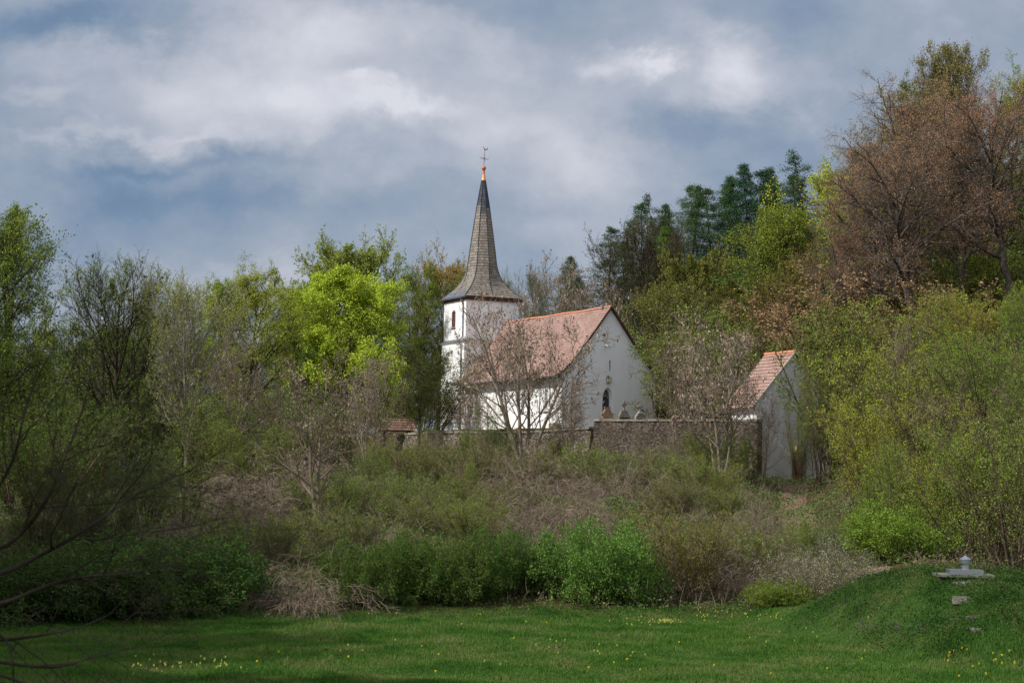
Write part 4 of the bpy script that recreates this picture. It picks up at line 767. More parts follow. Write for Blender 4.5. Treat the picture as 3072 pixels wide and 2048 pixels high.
# ------------------------------------------------------------ trees and shrubs (X, top: 2352-wide photo coordinates; d: metres away)
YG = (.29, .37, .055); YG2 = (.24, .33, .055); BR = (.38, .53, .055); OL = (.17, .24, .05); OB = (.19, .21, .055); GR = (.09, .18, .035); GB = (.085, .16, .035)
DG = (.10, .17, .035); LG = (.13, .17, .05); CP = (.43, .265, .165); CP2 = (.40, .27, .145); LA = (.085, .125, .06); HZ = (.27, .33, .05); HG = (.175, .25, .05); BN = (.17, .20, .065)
T, S = 'tree', 'shrub'
G1 = 'trees behind the left meadow edge'; G2 = 'larches on the hill skyline'; G3 = 'copper beeches on the right hillside'; G4 = 'shrubs on the slope below the church'; G5 = 'hazels on the right hillside'; G6 = 'green shrubs along the meadow edge'; G7 = 'trees behind the church'
rows = [
# left side trees
('beech1','broadleaf_tree',-135,400,59.3,(.17,.23,.04),'big dark leafy tree cut by the left photo edge, nearest of the left wood',T,.82,G1),
('beech2','broadleaf_tree',25,470,95,(.20,.27,.05),'tall olive tree rising just right of the big left edge tree',T,.7,G1),
('linden1','bare_tree',265,592,112,(.22,.28,.08),'nearly bare tree with dark trunk and fan of fine upright twigs, left of centre wood',T,1.0,G1),
('pole','bare_tree',427,612,108,(.32,.38,.07),'slim pale barked tree with whitish upright branches beside the dark fan tree',T,.85,G1),
('ash3','ash_tree',528,745,100,LG,'bare ash full of dark seed bunches in front of the yellow green trees',T,.62,G1),
('beech1','broadleaf_tree',555,600,140,YG,'fresh yellow green tree with ragged top above the dark seeded ash',T,.72,G1),
('beech2','broadleaf_tree',480,640,150,YG2,'yellow green tree behind the pale barked tree',T,.7,G1),
('beech1','broadleaf_tree',350,690,150,OL,'dull green tree filling the gap between fan tree and pale tree',T,.75,G1),
('beech2','broadleaf_tree',215,745,140,(.12,.22,.03),'bright leaved low tree glimpsed behind the fan tree',T,.9,G1),
('beech1','broadleaf_tree',110,735,120,DG,'low dark green tree under the left olive tree',T,.9,G1),
('dome','broadleaf_tree',812,538,196,(.27,.35,.07),'large round headed tree with fine twigs and young leaves behind the bright maple',T,.95,G7),
('beech1','broadleaf_tree',935,605,190,OL,'olive tree between the round tree and the spire',T,.7,G7),
('dome','broadleaf_tree',1005,575,205,(.36,.32,.10),'tan budding tree touching the left side of the spire',T,.62,G7),
('beech2','broadleaf_tree',680,655,185,YG2,'green tree left of the round headed tree, on the skyline',T,.7,G7),
('maple','maple_tree',803,616,152,BR,'round bright lime green maple standing alone in colour left of the church',T,.98,None),
('beech1','broadleaf_tree',960,760,168,(.10,.13,.03),'dark leafy tree just left of the tower wall',T,.75,G7),
('beech2','broadleaf_tree',650,770,150,OL,'shaded green tree left below the lime green maple',T,.7,G1),
('linden1','bare_tree',380,800,118,OL,'brownish twiggy tree between the fan tree and the slim pale tree, low down',T,.8,G1),
('ash3','ash_tree',735,800,77,LG,'crooked bare ash leaning over the mauve mounds left of the gate roof',T,1.05,G4),
('ash1','ash_tree',840,800,118,LG,'pale stemmed bare ash in front of the lime green maple',T,.66,G4),
('ash3','ash_tree',620,850,110,LG,'small bare ash under the yellow green trees',T,.8,G4),
# around the church
('ash1','ash_tree',1205,672,134,LG,'many stemmed bare ash with brown seed bunches right in front of the nave',T,.95,None),
('ash3','ash_tree',1068,865,139,LG,'young thin ash in front of the tower foot',T,.75,G4),
('ash2','ash_tree',1305,850,133,LG,'young ash sprawling in front of the gable left corner',T,.6,G4),
('ash1','ash_tree',1335,585,196,LG,'pale bare ash rising behind the nave ridge',T,.68,G7),
('pole','poplar_tree',1205,605,226,(.13,.17,.06),'thin wispy tree in the gap between spire and larches',T,.6,G7),
('pole','poplar_tree',1165,625,228,OL,'thin twiggy tree touching the right flank of the spire',T,.6,G7),
('ash2','ash_tree',1655,728,124,LG,'bare ash hung with brown seeds over the dark wall right of the church',T,.85,None),
('ash3','ash_tree',1560,800,130,LG,'smaller bare ash beside the church right eave',T,.9,G4),
# larches and the hill behind
('larch1','larch_tree',1300,640,230,(.065,.10,.045),'low dark larch between the pale ash and the first skyline larch',T,1.59,G2),
('larch1','larch_tree',1500,500,238,(.065,.10,.045),'dark larch behind the leaning pair',T,1.34,G2),
('larch1','larch_tree',1545,470,236,LA,'larch just left of the dense tiered one',T,1.22,G2),
('larch2','larch_tree',1640,440,238,(.065,.10,.045),'dark larch behind the brighter green larch',T,1.34,G2),
('larch1','larch_tree',1700,430,238,LA,'larch half hidden left of the tallest one',T,1.34,G2),
('larch1','larch_tree',1775,420,236,(.06,.095,.045),'dark larch filling the gap before the blunt topped one',T,1.34,G2),
('larch1','larch_tree',1830,400,232,(.06,.095,.045),'dark larch right of the blunt topped one',T,1.34,G2),
('larch3','larch_tree',1270,618,236,LA,'lowest larch at the left end of the skyline row',T,1.46,G2),
('larch1','larch_tree',1325,590,232,LA,'short larch behind the pale ash',T,1.34,G2),
('larch2','larch_tree',1382,528,228,LA,'larch with flat spreading boughs above the nave ridge',T,1.40,G2),
('larch3','larch_tree',1418,505,232,(.09,.12,.06),'thin ragged larch with hooked tip right of the flat boughed larch',T,1.22,G2),
('larch2','larch_tree',1478,462,230,LA,'larch pair member with leaning top, left one',T,1.22,G2),
('larch3','larch_tree',1518,448,234,(.08,.10,.06),'sparse dead looking larch right of the leaning larch',T,1.09,G2),
('larch1','larch_tree',1572,428,226,LA,'dense larch with tiered boughs left of the skyline middle',T,1.22,G2),
('larch2','larch_tree',1617,430,232,(.08,.13,.05),'brighter green larch behind the olive brown tree',T,1.22,G2),
('larch1','larch_tree',1668,412,230,(.075,.125,.05),'fresh green larch beside the tallest one',T,1.22,G2),
('larch1','larch_tree',1722,376,226,(.05,.10,.05),'tallest tiered larch at the middle of the skyline row',T,1.16,G2),
('larch1','larch_tree',1758,384,232,LA,'larch just right of the tallest one',T,1.03,G2),
('larch2','larch_tree',1798,390,228,(.05,.09,.045),'dark blunt topped larch near the lime green foliage',T,1.46,G2),
('larch3','larch_tree',1862,342,224,LA,'ragged larch highest at the right end of the row',T,1.46,G2),
('larch2','larch_tree',1925,348,226,LA,'larch tip peeping out left of the copper beech',T,1.22,G2),
('larch1','larch_tree',1545,520,226,DG,'dark low conifer between the first and second larch groups',T,1.59,G2),
('larch1','larch_tree',1450,560,224,(.05,.08,.04),'dark conifer behind the bare black limbed tree',T,1.46,G2),
('linden1','bare_tree',1480,505,205,(.10,.10,.05),'bare black limbed tree on the hill right of the nave ridge',T,.95,G7),
('dome','broadleaf_tree',1625,560,192,OB,'olive brown budding tree, broad dome under the larches',T,.85,G7),
('linden2','broadleaf_tree',1560,640,186,OB,'lower olive brown tree left of the broad dome',T,.85,G7),
('linden2','broadleaf_tree',1700,625,180,(.14,.14,.035),'dim olive tree right of the broad brown dome',T,.8,G7),
('larch2','larch_tree',1745,585,184,(.12,.19,.05),'fresh green larch sweeping down in front of the olive trees',T,1.95,G2),
('beech1','broadleaf_tree',1900,362,172,(.36,.46,.05),'lime yellow tree on the slope left of the copper beeches',T,.85,None),
('beech2','broadleaf_tree',1815,490,170,(.20,.29,.045),'bright green tree in front of the larches at the foot of the lime yellow tree',T,.95,None),
('hazel2','hazel_shrub',1490,690,188,BN,'brown twiggy thicket tree behind the right roof slope',S,1.2,G7),
('hazel2','hazel_shrub',1545,735,174,OL,'olive thicket behind the church right corner',S,1.1,G7),
('hazel1','hazel_shrub',1600,740,160,BN,'brownish thicket behind the seeded ash',S,1.2,G7),
('hazel2','hazel_shrub',1690,740,158,HG,'green thicket above the chapel roof, left part',S,1.2,G7),
('linden2','broadleaf_tree',1780,650,156,(.19,.17,.05),'twiggy olive tree above the chapel roof',T,.85,G7),
('linden2','broadleaf_tree',1860,570,160,(.20,.20,.05),'olive budding tree under the lime yellow tree',T,.8,G7),
# copper beeches
('copper1','copper_beech',2060,345,154,CP,'smaller copper beech below the sky reaching one, over the lime tree',T,.85,G3),
('beech2','broadleaf_tree',1960,520,164,OL,'olive tree in the hollow left of the leaning copper beech',T,.9,G3),
('hazel2','hazel_shrub',1800,700,150,HG,'green thicket on the bank above the chapel ridge',S,1.3,G5),
('copper1','copper_beech',2125,290,146,CP,'copper beech leaning left with crooked black trunk, lowest of its kind',T,1.0,G3),
('copper2','copper_beech',2085,170,158,CP,'copper beech with reddish crown reaching furthest left into the sky',T,.85,G3),
('copper2','copper_beech',2205,190,152,CP2,'tall straight stemmed copper beech in the middle of the group',T,.85,G3),
('copper1','copper_beech',2335,185,148,CP,'copper beech cut by the right photo edge',T,.9,G3),
('copper2','copper_beech',1935,480,150,(.36,.24,.15),'low pinkish brown beech bough mass left below the leaning beech',T,.7,G3),
('beech2','broadleaf_tree',2240,100,166,(.24,.205,.085),'olive topped tree, the highest point on the right skyline',T,.62,G3),
('beech1','broadleaf_tree',2145,175,170,(.20,.20,.06),'olive budding tree behind the middle copper beech',T,.6,G3),
('beech1','broadleaf_tree',2355,140,165,YG,'yellow green tree at the top right photo corner',T,.6,G3),
('beech1','broadleaf_tree',2075,430,170,YG2,'yellow green tree glowing behind the leaning copper beech trunk',T,.8,G3),
('beech2','broadleaf_tree',2255,380,168,YG2,'green tree seen between the copper beech trunks',T,.8,G3),
('hazel2','hazel_shrub',1990,640,148,(.32,.22,.13),'coppery undershrub left of the leaning trunk',S,1.4,G3),
('maple','broadleaf_tree',2010,500,176,YG2,'yellow green tree filling the slope behind the copper beeches, left one',T,.9,G3),
('beech2','broadleaf_tree',2180,420,176,YG,'yellow green tree filling the slope behind the copper beeches, middle one',T,1.0,G3),
('beech1','broadleaf_tree',2330,380,174,YG,'yellow green tree filling the slope behind the copper beeches, right one',T,1.0,G3),
('hazel2','hazel_shrub',2150,560,156,YG2,'bright hazel thicket between the copper beech trunks',S,1.2,G3),
('hazel2','hazel_shrub',2290,540,156,YG2,'bright hazel thicket behind the edge copper beech trunk',S,1.2,G3),
# right hillside hazels
('hazel1','hazel_shrub',1925,690,146,HZ,'hazel above the chapel ridge right end',S,1.0,G5),
('hazel2','hazel_shrub',1985,700,130,OL,'olive hazel right below the coppery undershrub',S,1.0,G5),
('hazel3','hazel_shrub',2075,672,126,HZ,'hazel fan under the leaning beech trunk foot',S,1.1,G5),
('hazel1','hazel_shrub',2165,665,124,HG,'upright hazel below the middle copper beech trunks',S,1.0,G5),
('hazel2','hazel_shrub',2255,660,120,HZ,'yellow green hazel high on the right bank',S,1.0,G5),
('hazel1','hazel_shrub',2345,650,116,(.17,.30,.04),'fresh green hazel at the right edge below the beeches',S,1.0,G5),
('hazel1','hazel_shrub',2085,785,112,HZ,'hazel with grey stems on the bank right of the chapel peak',S,.9,G5),
('ash3','ash_tree',2060,730,108,LG,'slim bare sapling among the hillside hazels',T,.7,G5),
('hazel2','hazel_shrub',2110,780,106,HZ,'broad hazel in the middle of the hillside thicket',S,.9,G5),
('hazel1','hazel_shrub',2205,770,102,BN,'brown twigged hazel right of the broad hillside hazel',S,1.0,G5),
('hazel2','hazel_shrub',2300,750,98,HG,'green hazel at the right edge, second tier',S,.9,G5),
('hazel1','hazel_shrub',1995,930,97,HG,'hazel beside the chapel wall, above its door side',S,.75,G5),
('hazel2','hazel_shrub',2040,905,94,HZ,'leafy hazel right of the chapel wall',S,.75,G5),
('twiggy','hazel_shrub',2250,880,88,(.14,.13,.06),'grey twiggy leaning shrub patch on the right bank',S,1.0,G5),
('hazel2','hazel_shrub',2145,910,90,HZ,'bright speckled hazel in the third tier',S,.85,G5),
('hazel1','hazel_shrub',2350,860,84,HG,'tall hazel cut by the right edge at mid height',S,.9,G5),
('hazel1','hazel_shrub',2020,1030,82,(.21,.32,.045),'lime leaved hazel low beside the chapel path',S,.72,G5),
('hazel2','hazel_shrub',2100,1010,79,HG,'hazel thicket with pale stems above the dirt path',S,.72,G5),
('hazel1','hazel_shrub',2185,985,76,HZ,'many stemmed hazel behind the vent cowl, left part',S,.75,G5),
('hazel2','hazel_shrub',2275,960,73,HG,'many stemmed hazel behind the vent cowl, right part',S,.75,G5),
('hazel3','hazel_shrub',2350,930,70,HG,'dark stemmed hazel at the right edge just above the mound',S,.9,G5),
('bush1','leafy_shrub',2062,1150,74,(.17,.28,.04),'lime green leafy shrub beside the dirt path',S,1.0,G5),
('twiggy','leafy_shrub',1965,1190,80,HG,'mid green shrub below the chapel doorstep',S,1.0,G5),
('hazel2','hazel_shrub',960,800,182,(.10,.13,.035),'dark hazel closing the gap left of the tower',S,1.1,G7),
('beech1','broadleaf_tree',870,780,190,(.12,.14,.035),'dark understory tree behind the gate roof',T,1.0,G7),
('hazel2','hazel_shrub',700,900,150,OL,'olive understory left of the lime maple trunk',S,1.3,G7),
('hazel2','hazel_shrub',560,880,140,DG,'dark understory below the yellow green trees',S,1.5,G7),
('hazel2','hazel_shrub',420,900,135,DG,'dark understory behind the slim pale tree',S,1.5,G7),
('hazel2','hazel_shrub',300,900,130,DG,'dark understory behind the fan tree trunk',S,1.5,G7),
('hazel2','hazel_shrub',2330,560,165,OL,'olive thicket behind the edge copper beech',S,1.6,G3),
('hazel2','hazel_shrub',2200,590,160,OL,'olive thicket behind the middle copper beech',S,1.6,G3),
('hazel2','hazel_shrub',2090,600,158,OL,'olive thicket behind the leaning copper beech',S,1.6,G3),
('hazel3','hazel_shrub',1885,820,126,HG,'thin hazel veiling the chapel gable right half',S,.5,G5),
('ash3','ash_tree',1752,900,124,LG,'bare sapling in front of the chapel gable left half',T,.7,G5),
('hazel3','hazel_shrub',1730,1010,124,HG,'sparse hazel standing before the chapel wall left of its door',S,.5,G5),
# slope thicket, upper rows
('hazel3','hazel_shrub',940,880,186,HG,'green hazel screen left of the tower base',S,1.1,G4),
('hazel1','hazel_shrub',895,905,184,(.12,.17,.03),'dark green hazel behind the gate roof',S,1.0,G4),
('hazel3','hazel_shrub',980,965,136,HG,'thin hazel poles in front of the yard wall below the tower',S,.55,G4),
('hazel1','hazel_shrub',770,930,128,BN,'brown hazel left of the gate roof',S,1.0,G4),
('hazel1','hazel_shrub',690,905,120,HG,'hazel in front of the lime maple left foot',S,.9,G4),
('hazel3','hazel_shrub',850,1045,112,HG,'low hazel below the gate roof',S,.9,G4),
('hazel1','hazel_shrub',850,1020,100,OL,'olive hazel midway down the slope left',S,.8,G4),
('twiggy','twiggy_shrub',990,1012,104,(.13,.17,.04),'grey green twiggy shrub under the long wall',S,1.0,G4),
('twiggy','twiggy_shrub',1110,1007,100,BN,'brown twiggy shrub under the middle of the long wall',S,1.0,G4),
('mound2','bramble_mound',1215,992,98,BN,'dark mauve tangle below the big ash',S,.8,G4),
('twiggy','twiggy_shrub',1330,1012,100,HG,'pale green twiggy shrub below the wall corner',S,1.0,G4),
('mound1','bramble_mound',1430,1039,88,BN,'mauve brown tangle right of the slope middle',S,1.0,G4),
('twiggy','twiggy_shrub',1500,1022,98,BN,'brown twiggy shrub below the dark wall',S,1.0,G4),
('twiggy','twiggy_shrub',1600,1037,94,OL,'olive twiggy shrub under the seeded ash',S,1.0,G4),
('hazel2','hazel_shrub',1655,1085,92,HG,'green hazel clump left below the chapel door',S,.75,G4),
('bush1','leafy_shrub',1662,1150,90,HG,'green shrub at the foot of the slope left of the chapel wall',S,.5,G4),
('hazel3','hazel_shrub',1120,925,124,HG,'thin upright sapling clump before the wall under the tower downpipe',S,.5,G4),
('ash3','ash_tree',1400,950,118,LG,'knee bent bare sapling before the wall corner',T,.7,G4),
('ash3','ash_tree',1470,960,112,LG,'bare sapling under the middle gravestone',T,.7,G4),
('ash3','ash_tree',990,985,108,LG,'bare sapling in front of the gate roof',T,.7,G4),
('ash2','ash_tree',1240,1010,100,LG,'low bare sapling below the big ash foot',T,.6,G4),
('ash3','ash_tree',1560,985,102,LG,'bare sapling below the dark wall middle',T,.8,G4),
('ash3','ash_tree',1060,1060,92,LG,'grey sapling at the centre left of the slope',T,.8,G4),
('hazel2','hazel_shrub',1610,985,126,OL,'olive thicket leaning on the dark wall under the seeded ash',S,.7,G4),
('hazel1','hazel_shrub',1545,1005,128,HG,'green thicket at the foot of the dark wall middle',S,.6,G4),
('hazel2','hazel_shrub',1700,990,124,OL,'olive thicket where the dark wall meets the chapel',S,.5,G4),
('hazel3','hazel_shrub',1160,985,128,HG,'sparse green poles in front of the long wall middle',S,.7,G4),
('hazel3','hazel_shrub',1922,775,128,HG,'loose hazel hanging over the chapel gable from the right',S,.62,G5),
('hazel3','hazel_shrub',1835,905,130,OL,'thin low hazel against the chapel gable just above the door lamp',S,.4,G5),
('hazel2','hazel_shrub',1075,985,138,OL,'olive thicket before the long wall, left part',S,.6,G4),
('hazel2','hazel_shrub',1275,995,134,BN,'brownish thicket before the long wall, right part',S,.6,G4),
('twiggy','twiggy_shrub',920,1010,128,OL,'olive twiggy shrub just below the gate roof',S,.9,G4),
# slope thicket, middle rows
('twiggy','leafy_shrub',770,1082,80,HG,'green shrub right of the crooked ash foot',S,1.1,G4),
('twiggy','leafy_shrub',855,1087,82,OL,'light green shrub in the middle tier left',S,1.1,G4),
('twiggy','twiggy_shrub',960,1082,84,OL,'olive shrub in the middle tier',S,1.0,G4),
('hazel1','hazel_shrub',1060,1055,86,HG,'upright stemmed hazel in the centre of the slope',S,.8,G4),
('twiggy','twiggy_shrub',1160,1092,82,BN,'brownish shrub left of the mauve cascade',S,.9,G4),
('mound2','bramble_mound',1275,1059,77,BN,'long mauve cascade of canes at the centre of the slope',S,.75,None),
('twiggy','twiggy_shrub',1540,1092,80,BN,'mauve brown twiggy shrub above the round olive bush',S,1.0,G4),
('twiggy','leafy_shrub',1640,1112,80,HG,'green shrub speckled with brown twigs in the right middle tier',S,1.0,G4),
('mound1','bramble_mound',1740,1114,76,BN,'mauve tangle left behind the white blossom',S,0.55,G4),
('bush1','leafy_shrub',1845,1195,80,HG,'green shrub above the white blossom',S,0.5,G4),
('twiggy','leafy_shrub',1925,1195,78,(.10,.19,.04),'dull green shrub right above the white blossom',S,.5,G4),
('mound2','bramble_mound',640,969,86,BN,'largest mauve dome of canes at the left of the slope',S,.85,None),
('mound1','bramble_mound',545,1064,76,BN,'mauve dome left below the largest one',S,1.0,G4),
('mound2','bramble_mound',470,1134,67.3,(.13,.15,.05),'green flecked cane tangle at the shade edge',S,.8,G4),
('twiggy','leafy_shrub',590,1162,65.3,HG,'green shrub between the mauve domes',S,1.0,G4),
('mound1','bramble_mound',560,1245,61.3,BN,'overhanging dark cane tangle on the meadow edge left',S,.9,G4),
('mound2','bramble_mound',720,1250,58.8,BN,'low spreading cane mound on the meadow edge left of the green hedge',S,.95,G4),
('mound1','bramble_mound',880,1159,67.3,BN,'small mauve cap above the green hedge',S,.8,G4),
('mound1','bramble_mound',1215,1169,64.3,BN,'hanging canes between green hedge and bright bush',S,.75,G4),
('twiggy','twiggy_shrub',780,1152,67.3,OL,'olive shrub above the low spreading mound',S,.9,G4),
('twiggy','leafy_shrub',1000,1122,74,OL,'light green shrub above the green hedge',S,1.1,G4),
('twiggy','leafy_shrub',1090,1137,72,HG,'deep green shrub above the hedge right end',S,1.0,G4),
('mound1','bramble_mound',700,1040,84,BN,'right shoulder of canes beside the largest mauve dome',S,.75,G4),
('mound1','bramble_mound',1330,1110,78,BN,'cane tangle draped right of the long mauve cascade',S,.7,G4),
('mound2','bramble_mound',1600,1150,78,BN,'cane tangle in the right middle tier above the olive bush',S,.6,G4),
('mound1','bramble_mound',1210,1165,72,BN,'cane curtain below the long mauve cascade',S,.6,G4),
('mound2','bramble_mound',1840,1215,65.3,BN,'grey cane mass just behind the white blossom',S,.5,G4),
# meadow edge
('bush2','leafy_shrub',850,1238,60.1,GB,'left shrub of the dark green hedge on the meadow edge',S,0.72,G6),
('bush1','leafy_shrub',930,1225,60.8,GB,'second shrub of the green hedge',S,0.72,G6),
('bush2','leafy_shrub',1020,1222,61.3,GB,'third shrub of the green hedge, widest',S,0.72,G6),
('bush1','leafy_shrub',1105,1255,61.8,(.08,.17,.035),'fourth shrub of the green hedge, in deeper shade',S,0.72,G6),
('bush2','leafy_shrub',1165,1215,62.8,GB,'right end shrub of the green hedge',S,0.72,G6),
('bush2','leafy_shrub',1368,1195,62.8,(.14,.27,.05),'brightest green bush, dense and round at the meadow edge',S,.72,None),
('bush1','leafy_shrub',1432,1235,63.3,(.11,.22,.045),'smaller bright bush leaning on the brightest one',S,.55,G6),
('twiggy','twiggy_shrub',1548,1157,63.8,(.17,.18,.045),'round fine twigged olive bush at the meadow edge',S,.75,None),
('mound1','bramble_mound',1645,1219,64.3,BN,'pinkish cane tangle right of the round olive bush',S,.9,G6),
('twiggy','twiggy_shrub',1600,1212,66.3,OL,'olive bush behind the pinkish tangle',S,.8,G6),
('twiggy','leafy_shrub',1700,1192,66.3,HG,'green bush between the pinkish tangle and the blossom',S,1.0,G6),
('blackthorn','blackthorn_bush',1880,1222,61.8,HG,'blackthorn bush flecked with white blossom left of the path',S,1.0,None),
('blackthorn','blackthorn_bush',1965,1262,63.3,HG,'thinner blackthorn nearest the dirt path',S,.8,None),
('bush2','leafy_shrub',1790,1330,61.8,HG,'low light green bush under the blossom left side',S,1.1,G6),
# shaded left edge
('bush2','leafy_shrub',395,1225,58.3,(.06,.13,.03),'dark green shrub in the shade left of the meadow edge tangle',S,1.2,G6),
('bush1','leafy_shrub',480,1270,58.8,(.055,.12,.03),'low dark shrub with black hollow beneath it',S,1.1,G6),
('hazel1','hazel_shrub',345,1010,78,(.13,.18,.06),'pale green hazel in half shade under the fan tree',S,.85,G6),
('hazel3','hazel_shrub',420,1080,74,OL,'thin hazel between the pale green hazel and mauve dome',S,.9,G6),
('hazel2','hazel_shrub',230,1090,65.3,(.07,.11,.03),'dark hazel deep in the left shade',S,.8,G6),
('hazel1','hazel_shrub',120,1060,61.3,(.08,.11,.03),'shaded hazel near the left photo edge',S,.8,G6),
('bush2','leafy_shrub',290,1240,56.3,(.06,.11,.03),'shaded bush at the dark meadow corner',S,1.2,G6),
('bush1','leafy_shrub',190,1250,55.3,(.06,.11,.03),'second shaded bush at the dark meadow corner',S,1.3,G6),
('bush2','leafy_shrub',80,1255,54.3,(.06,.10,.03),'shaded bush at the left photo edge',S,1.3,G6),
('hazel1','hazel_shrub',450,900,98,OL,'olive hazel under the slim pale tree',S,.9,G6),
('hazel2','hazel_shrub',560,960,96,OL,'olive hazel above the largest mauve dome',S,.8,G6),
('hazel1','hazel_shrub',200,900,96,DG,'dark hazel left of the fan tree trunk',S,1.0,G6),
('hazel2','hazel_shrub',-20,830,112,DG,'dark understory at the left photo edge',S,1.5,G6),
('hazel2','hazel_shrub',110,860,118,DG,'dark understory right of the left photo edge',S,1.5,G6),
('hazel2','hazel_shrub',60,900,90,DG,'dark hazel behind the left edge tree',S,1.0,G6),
]
for r_ in rows:
    key, nm_, X, top, d, col, lab, cat, wf, grp = r_
    plant(key, nm_, X, top, d, col, lab, cat, wf, grp, rz=(0.0 if key.startswith('copper') else None))
# left wood outside the view; most trees added to shade the meadow corner
for i, (x, y, H_, k, lb) in enumerate([(-21, 52, 17, 'oak', 'tall oak of the left wood beyond the photo edge, farther one'), (-19, 40, 16, 'beech1', 'leafy tree of the left wood beyond the photo edge, nearer one'), (-27, 62, 18, 'beech2', 'tree of the left wood standing behind the farther oak'), (-24, 30, 17, 'oak', 'oak of the left wood level with the meadow corner'),
 (-30, 48, 18, 'maple', 'unseen maple added for shade beyond the left edge, middle one'), (-26, 55, 17, 'maple', 'unseen maple added for shade, crowding the farther oak'), (-13, 12, 20, 'maple', 'unseen maple added for shade behind the near tree on the left'), (-12, 2, 12, 'beech1', 'unseen leafy tree added for shade beside the camera bank on the left'), (-22, 44, 15, 'maple', 'shorter unseen maple added for shade'), (-21, 57, 17, 'maple', 'dense unseen maple added to shade the meadow corner'), (-25, 67, 18, 'maple', 'farthest unseen maple added for shade'), (-20, 33, 16, 'maple', 'unseen maple added for shade in front of the nearer leafy tree'), (-9.5, 7, 19, 'maple', 'unseen maple added to shade the near tree'),  # trees added to deepen the shade on meadow and near boughs
 (-27, 27, 26, 'maple', 'very tall unseen maple added for shade, nearest of the high stand'), (-30, 37, 27, 'beech1', 'very tall unseen beech added for shade'), (-33, 47, 27, 'maple', 'very tall unseen maple added for shade, middle of the high stand'), (-31, 56, 26, 'beech1', 'very tall unseen beech added for shade near the far end'), (-36, 63, 27, 'maple', 'very tall unseen maple added for shade, ending the high stand'), (-26, 18, 24, 'maple', 'tall unseen maple added for shade beside the camera bank')]):  # unseen high stand added for more shade on the left
    plant(k, 'broadleaf_tree', 0, 0, y, (.10, .14, .03), lb, T, 1.0, G1, x=x-(3.5 if y > 25 else 5), zt=H_)
# ------------------------------------------------------------ near tree whose boughs reach in from the left
nz = gz(-8.2, 12.5); near = empty('near_tree', (-8.2, 12.5, nz)); tag(near, 'dark near tree reaching its low boughs in from the left photo edge', 'tree')
P = Plant(91); O = np.array([-8.2, 12.5, nz])
P.base([0, 0, -.3], [-.03, 0, 1], 7, .21, K=9, gn=.05, tip=.35, sides=9)
bough = [((-40,1345),(60,1290),(160,1240),(250,1180),(330,1120),(440,1080),12.0,.021,.007), ((-40,1300),(50,1230),(110,1150),(150,1050),(185,960),(205,880),12.5,.016,.006), ((-40,1418),(80,1350),(190,1320),(260,1322),(330,1310),(420,1290),12.3,.015,.005),
         ((-40,1472),(20,1468),(70,1462),(130,1452),(190,1440),(262,1405),10.5,.012,.004), ((-40,1508),(60,1530),(130,1533),(180,1520),(215,1505),(258,1490),10.5,.011,.004), ((-40,1535),(10,1552),(60,1570),(120,1590),(180,1610),(230,1640),10.2,.011,.004),
         ((-30,1440),(12,1462),(28,1495),(30,1540),(33,1575),(40,1620),10.4,.009,.004), ((-60,1180),(0,1120),(40,1040),(50,960),(80,880),(120,800),13.5,.016,.006)]
for b in bough:
    pts = np.array([at(q[0], q[1], b[6]+.25*math.sin(i*1.7)) for i, q in enumerate(b[:6])])-O
    st_ = np.array([-.1, 0, max(1.0, min(6.5, pts[0][2]-.5))]); pts = np.vstack([st_, (st_+pts[0])/2+np.array([0, 0, .15]), pts])
    n_ = len(pts); tq = np.linspace(0, n_-1, 22); fine = np.stack([np.interp(tq, range(n_), pts[:, k]) for k in range(3)], 1); ker = np.array([.25, .5, .25]); f2 = fine.copy()
    for _ in range(3): f2[1:-1] = ker[0]*f2[:-2]+ker[1]*f2[1:-1]+ker[2]*f2[2:]
    P.given(f2[None], b[7]*1.3, tip=b[8]/(b[7]*1.3)*.6, sides=8); low = b[6] < 11
    P.sub(5 if low else 12, .45, .99, 48, .14 if low else .15, K=6, gn=.13, trop=.0 if low else .02, rr=.5, sides=5, rmin=.003, flat=.8); P.sub(5, .15, 1, 45, .45, K=4, gn=.14, sides=4, rmin=.002, flat=.8)
    if not low: P.sub(3, .3, 1, 45, .5, K=3, gn=.14, sides=3, rmin=.0016); P.leaves(1, .030, spread=.012, t0=.8, cl=3, asp=.5, keep=.5, grp=3)
    else: P.leaves(1, .022, spread=.01, cl=1, t0=.5)
wv, wf = P.wood(); cv, cf, mi = P.crown()
link('trunk', mesh_np('near wood', wv, wf, [BARKD]), near); o_ = link('crown', mesh_np('near leaves', cv, cf, [LEAF], mi), near); o_.color = (.075, .11, .02, 1)
# ------------------------------------------------------------ ground cover of the slope
rng = np.random.default_rng(7)
def scatter(n, x0, x1, y0, y1):
    x = rng.uniform(x0, x1, n); y = rng.uniform(y0, y1, n); return x, y
def inview(x, y, m=1.03): return np.abs(x) < y*1536/F*m+1.0
x, y = scatter(520000, -42, 45, 60, 165); k = inview(x, y) & (y > front(x)-.3+vnoise(x*.8, y*.8)*1.4) & ~inside(x, y, YARD) & (rng.random(len(x)) < np.clip(1.3-(y-60)/140, .35, 1))
path_k = np.abs(x-np.interp(y, pp[:, 1], pp[:, 0])) > .95; k &= path_k | (y > 76)
x, y = x[k], y[k]; n = len(x); h = rng.random(n)**1.3*(.12+1.7*np.clip(vnoise(x*.45, y*.35)-.3, 0, 1)**1.2)*(y < 128)+rng.random(n)*.3*(y >= 128); z = ground(x, y)+h+.02
Pn = np.stack([x, y, z], 1); A = nrm(rng.normal(0, 1, (n, 3))); Nn = nrm(rng.normal(0, 1, (n, 3))+[0, -.3, .6]); Bv = nrm(np.cross(A, Nn)); l = rng.uniform(.05, .13, n)[:, None]*(1+(y[:, None]-60)*.006); w = l*.35
V1 = np.stack([Pn, Pn+A*l*.5+Bv*w, Pn+A*l, Pn+A*l*.5-Bv*w], 1)
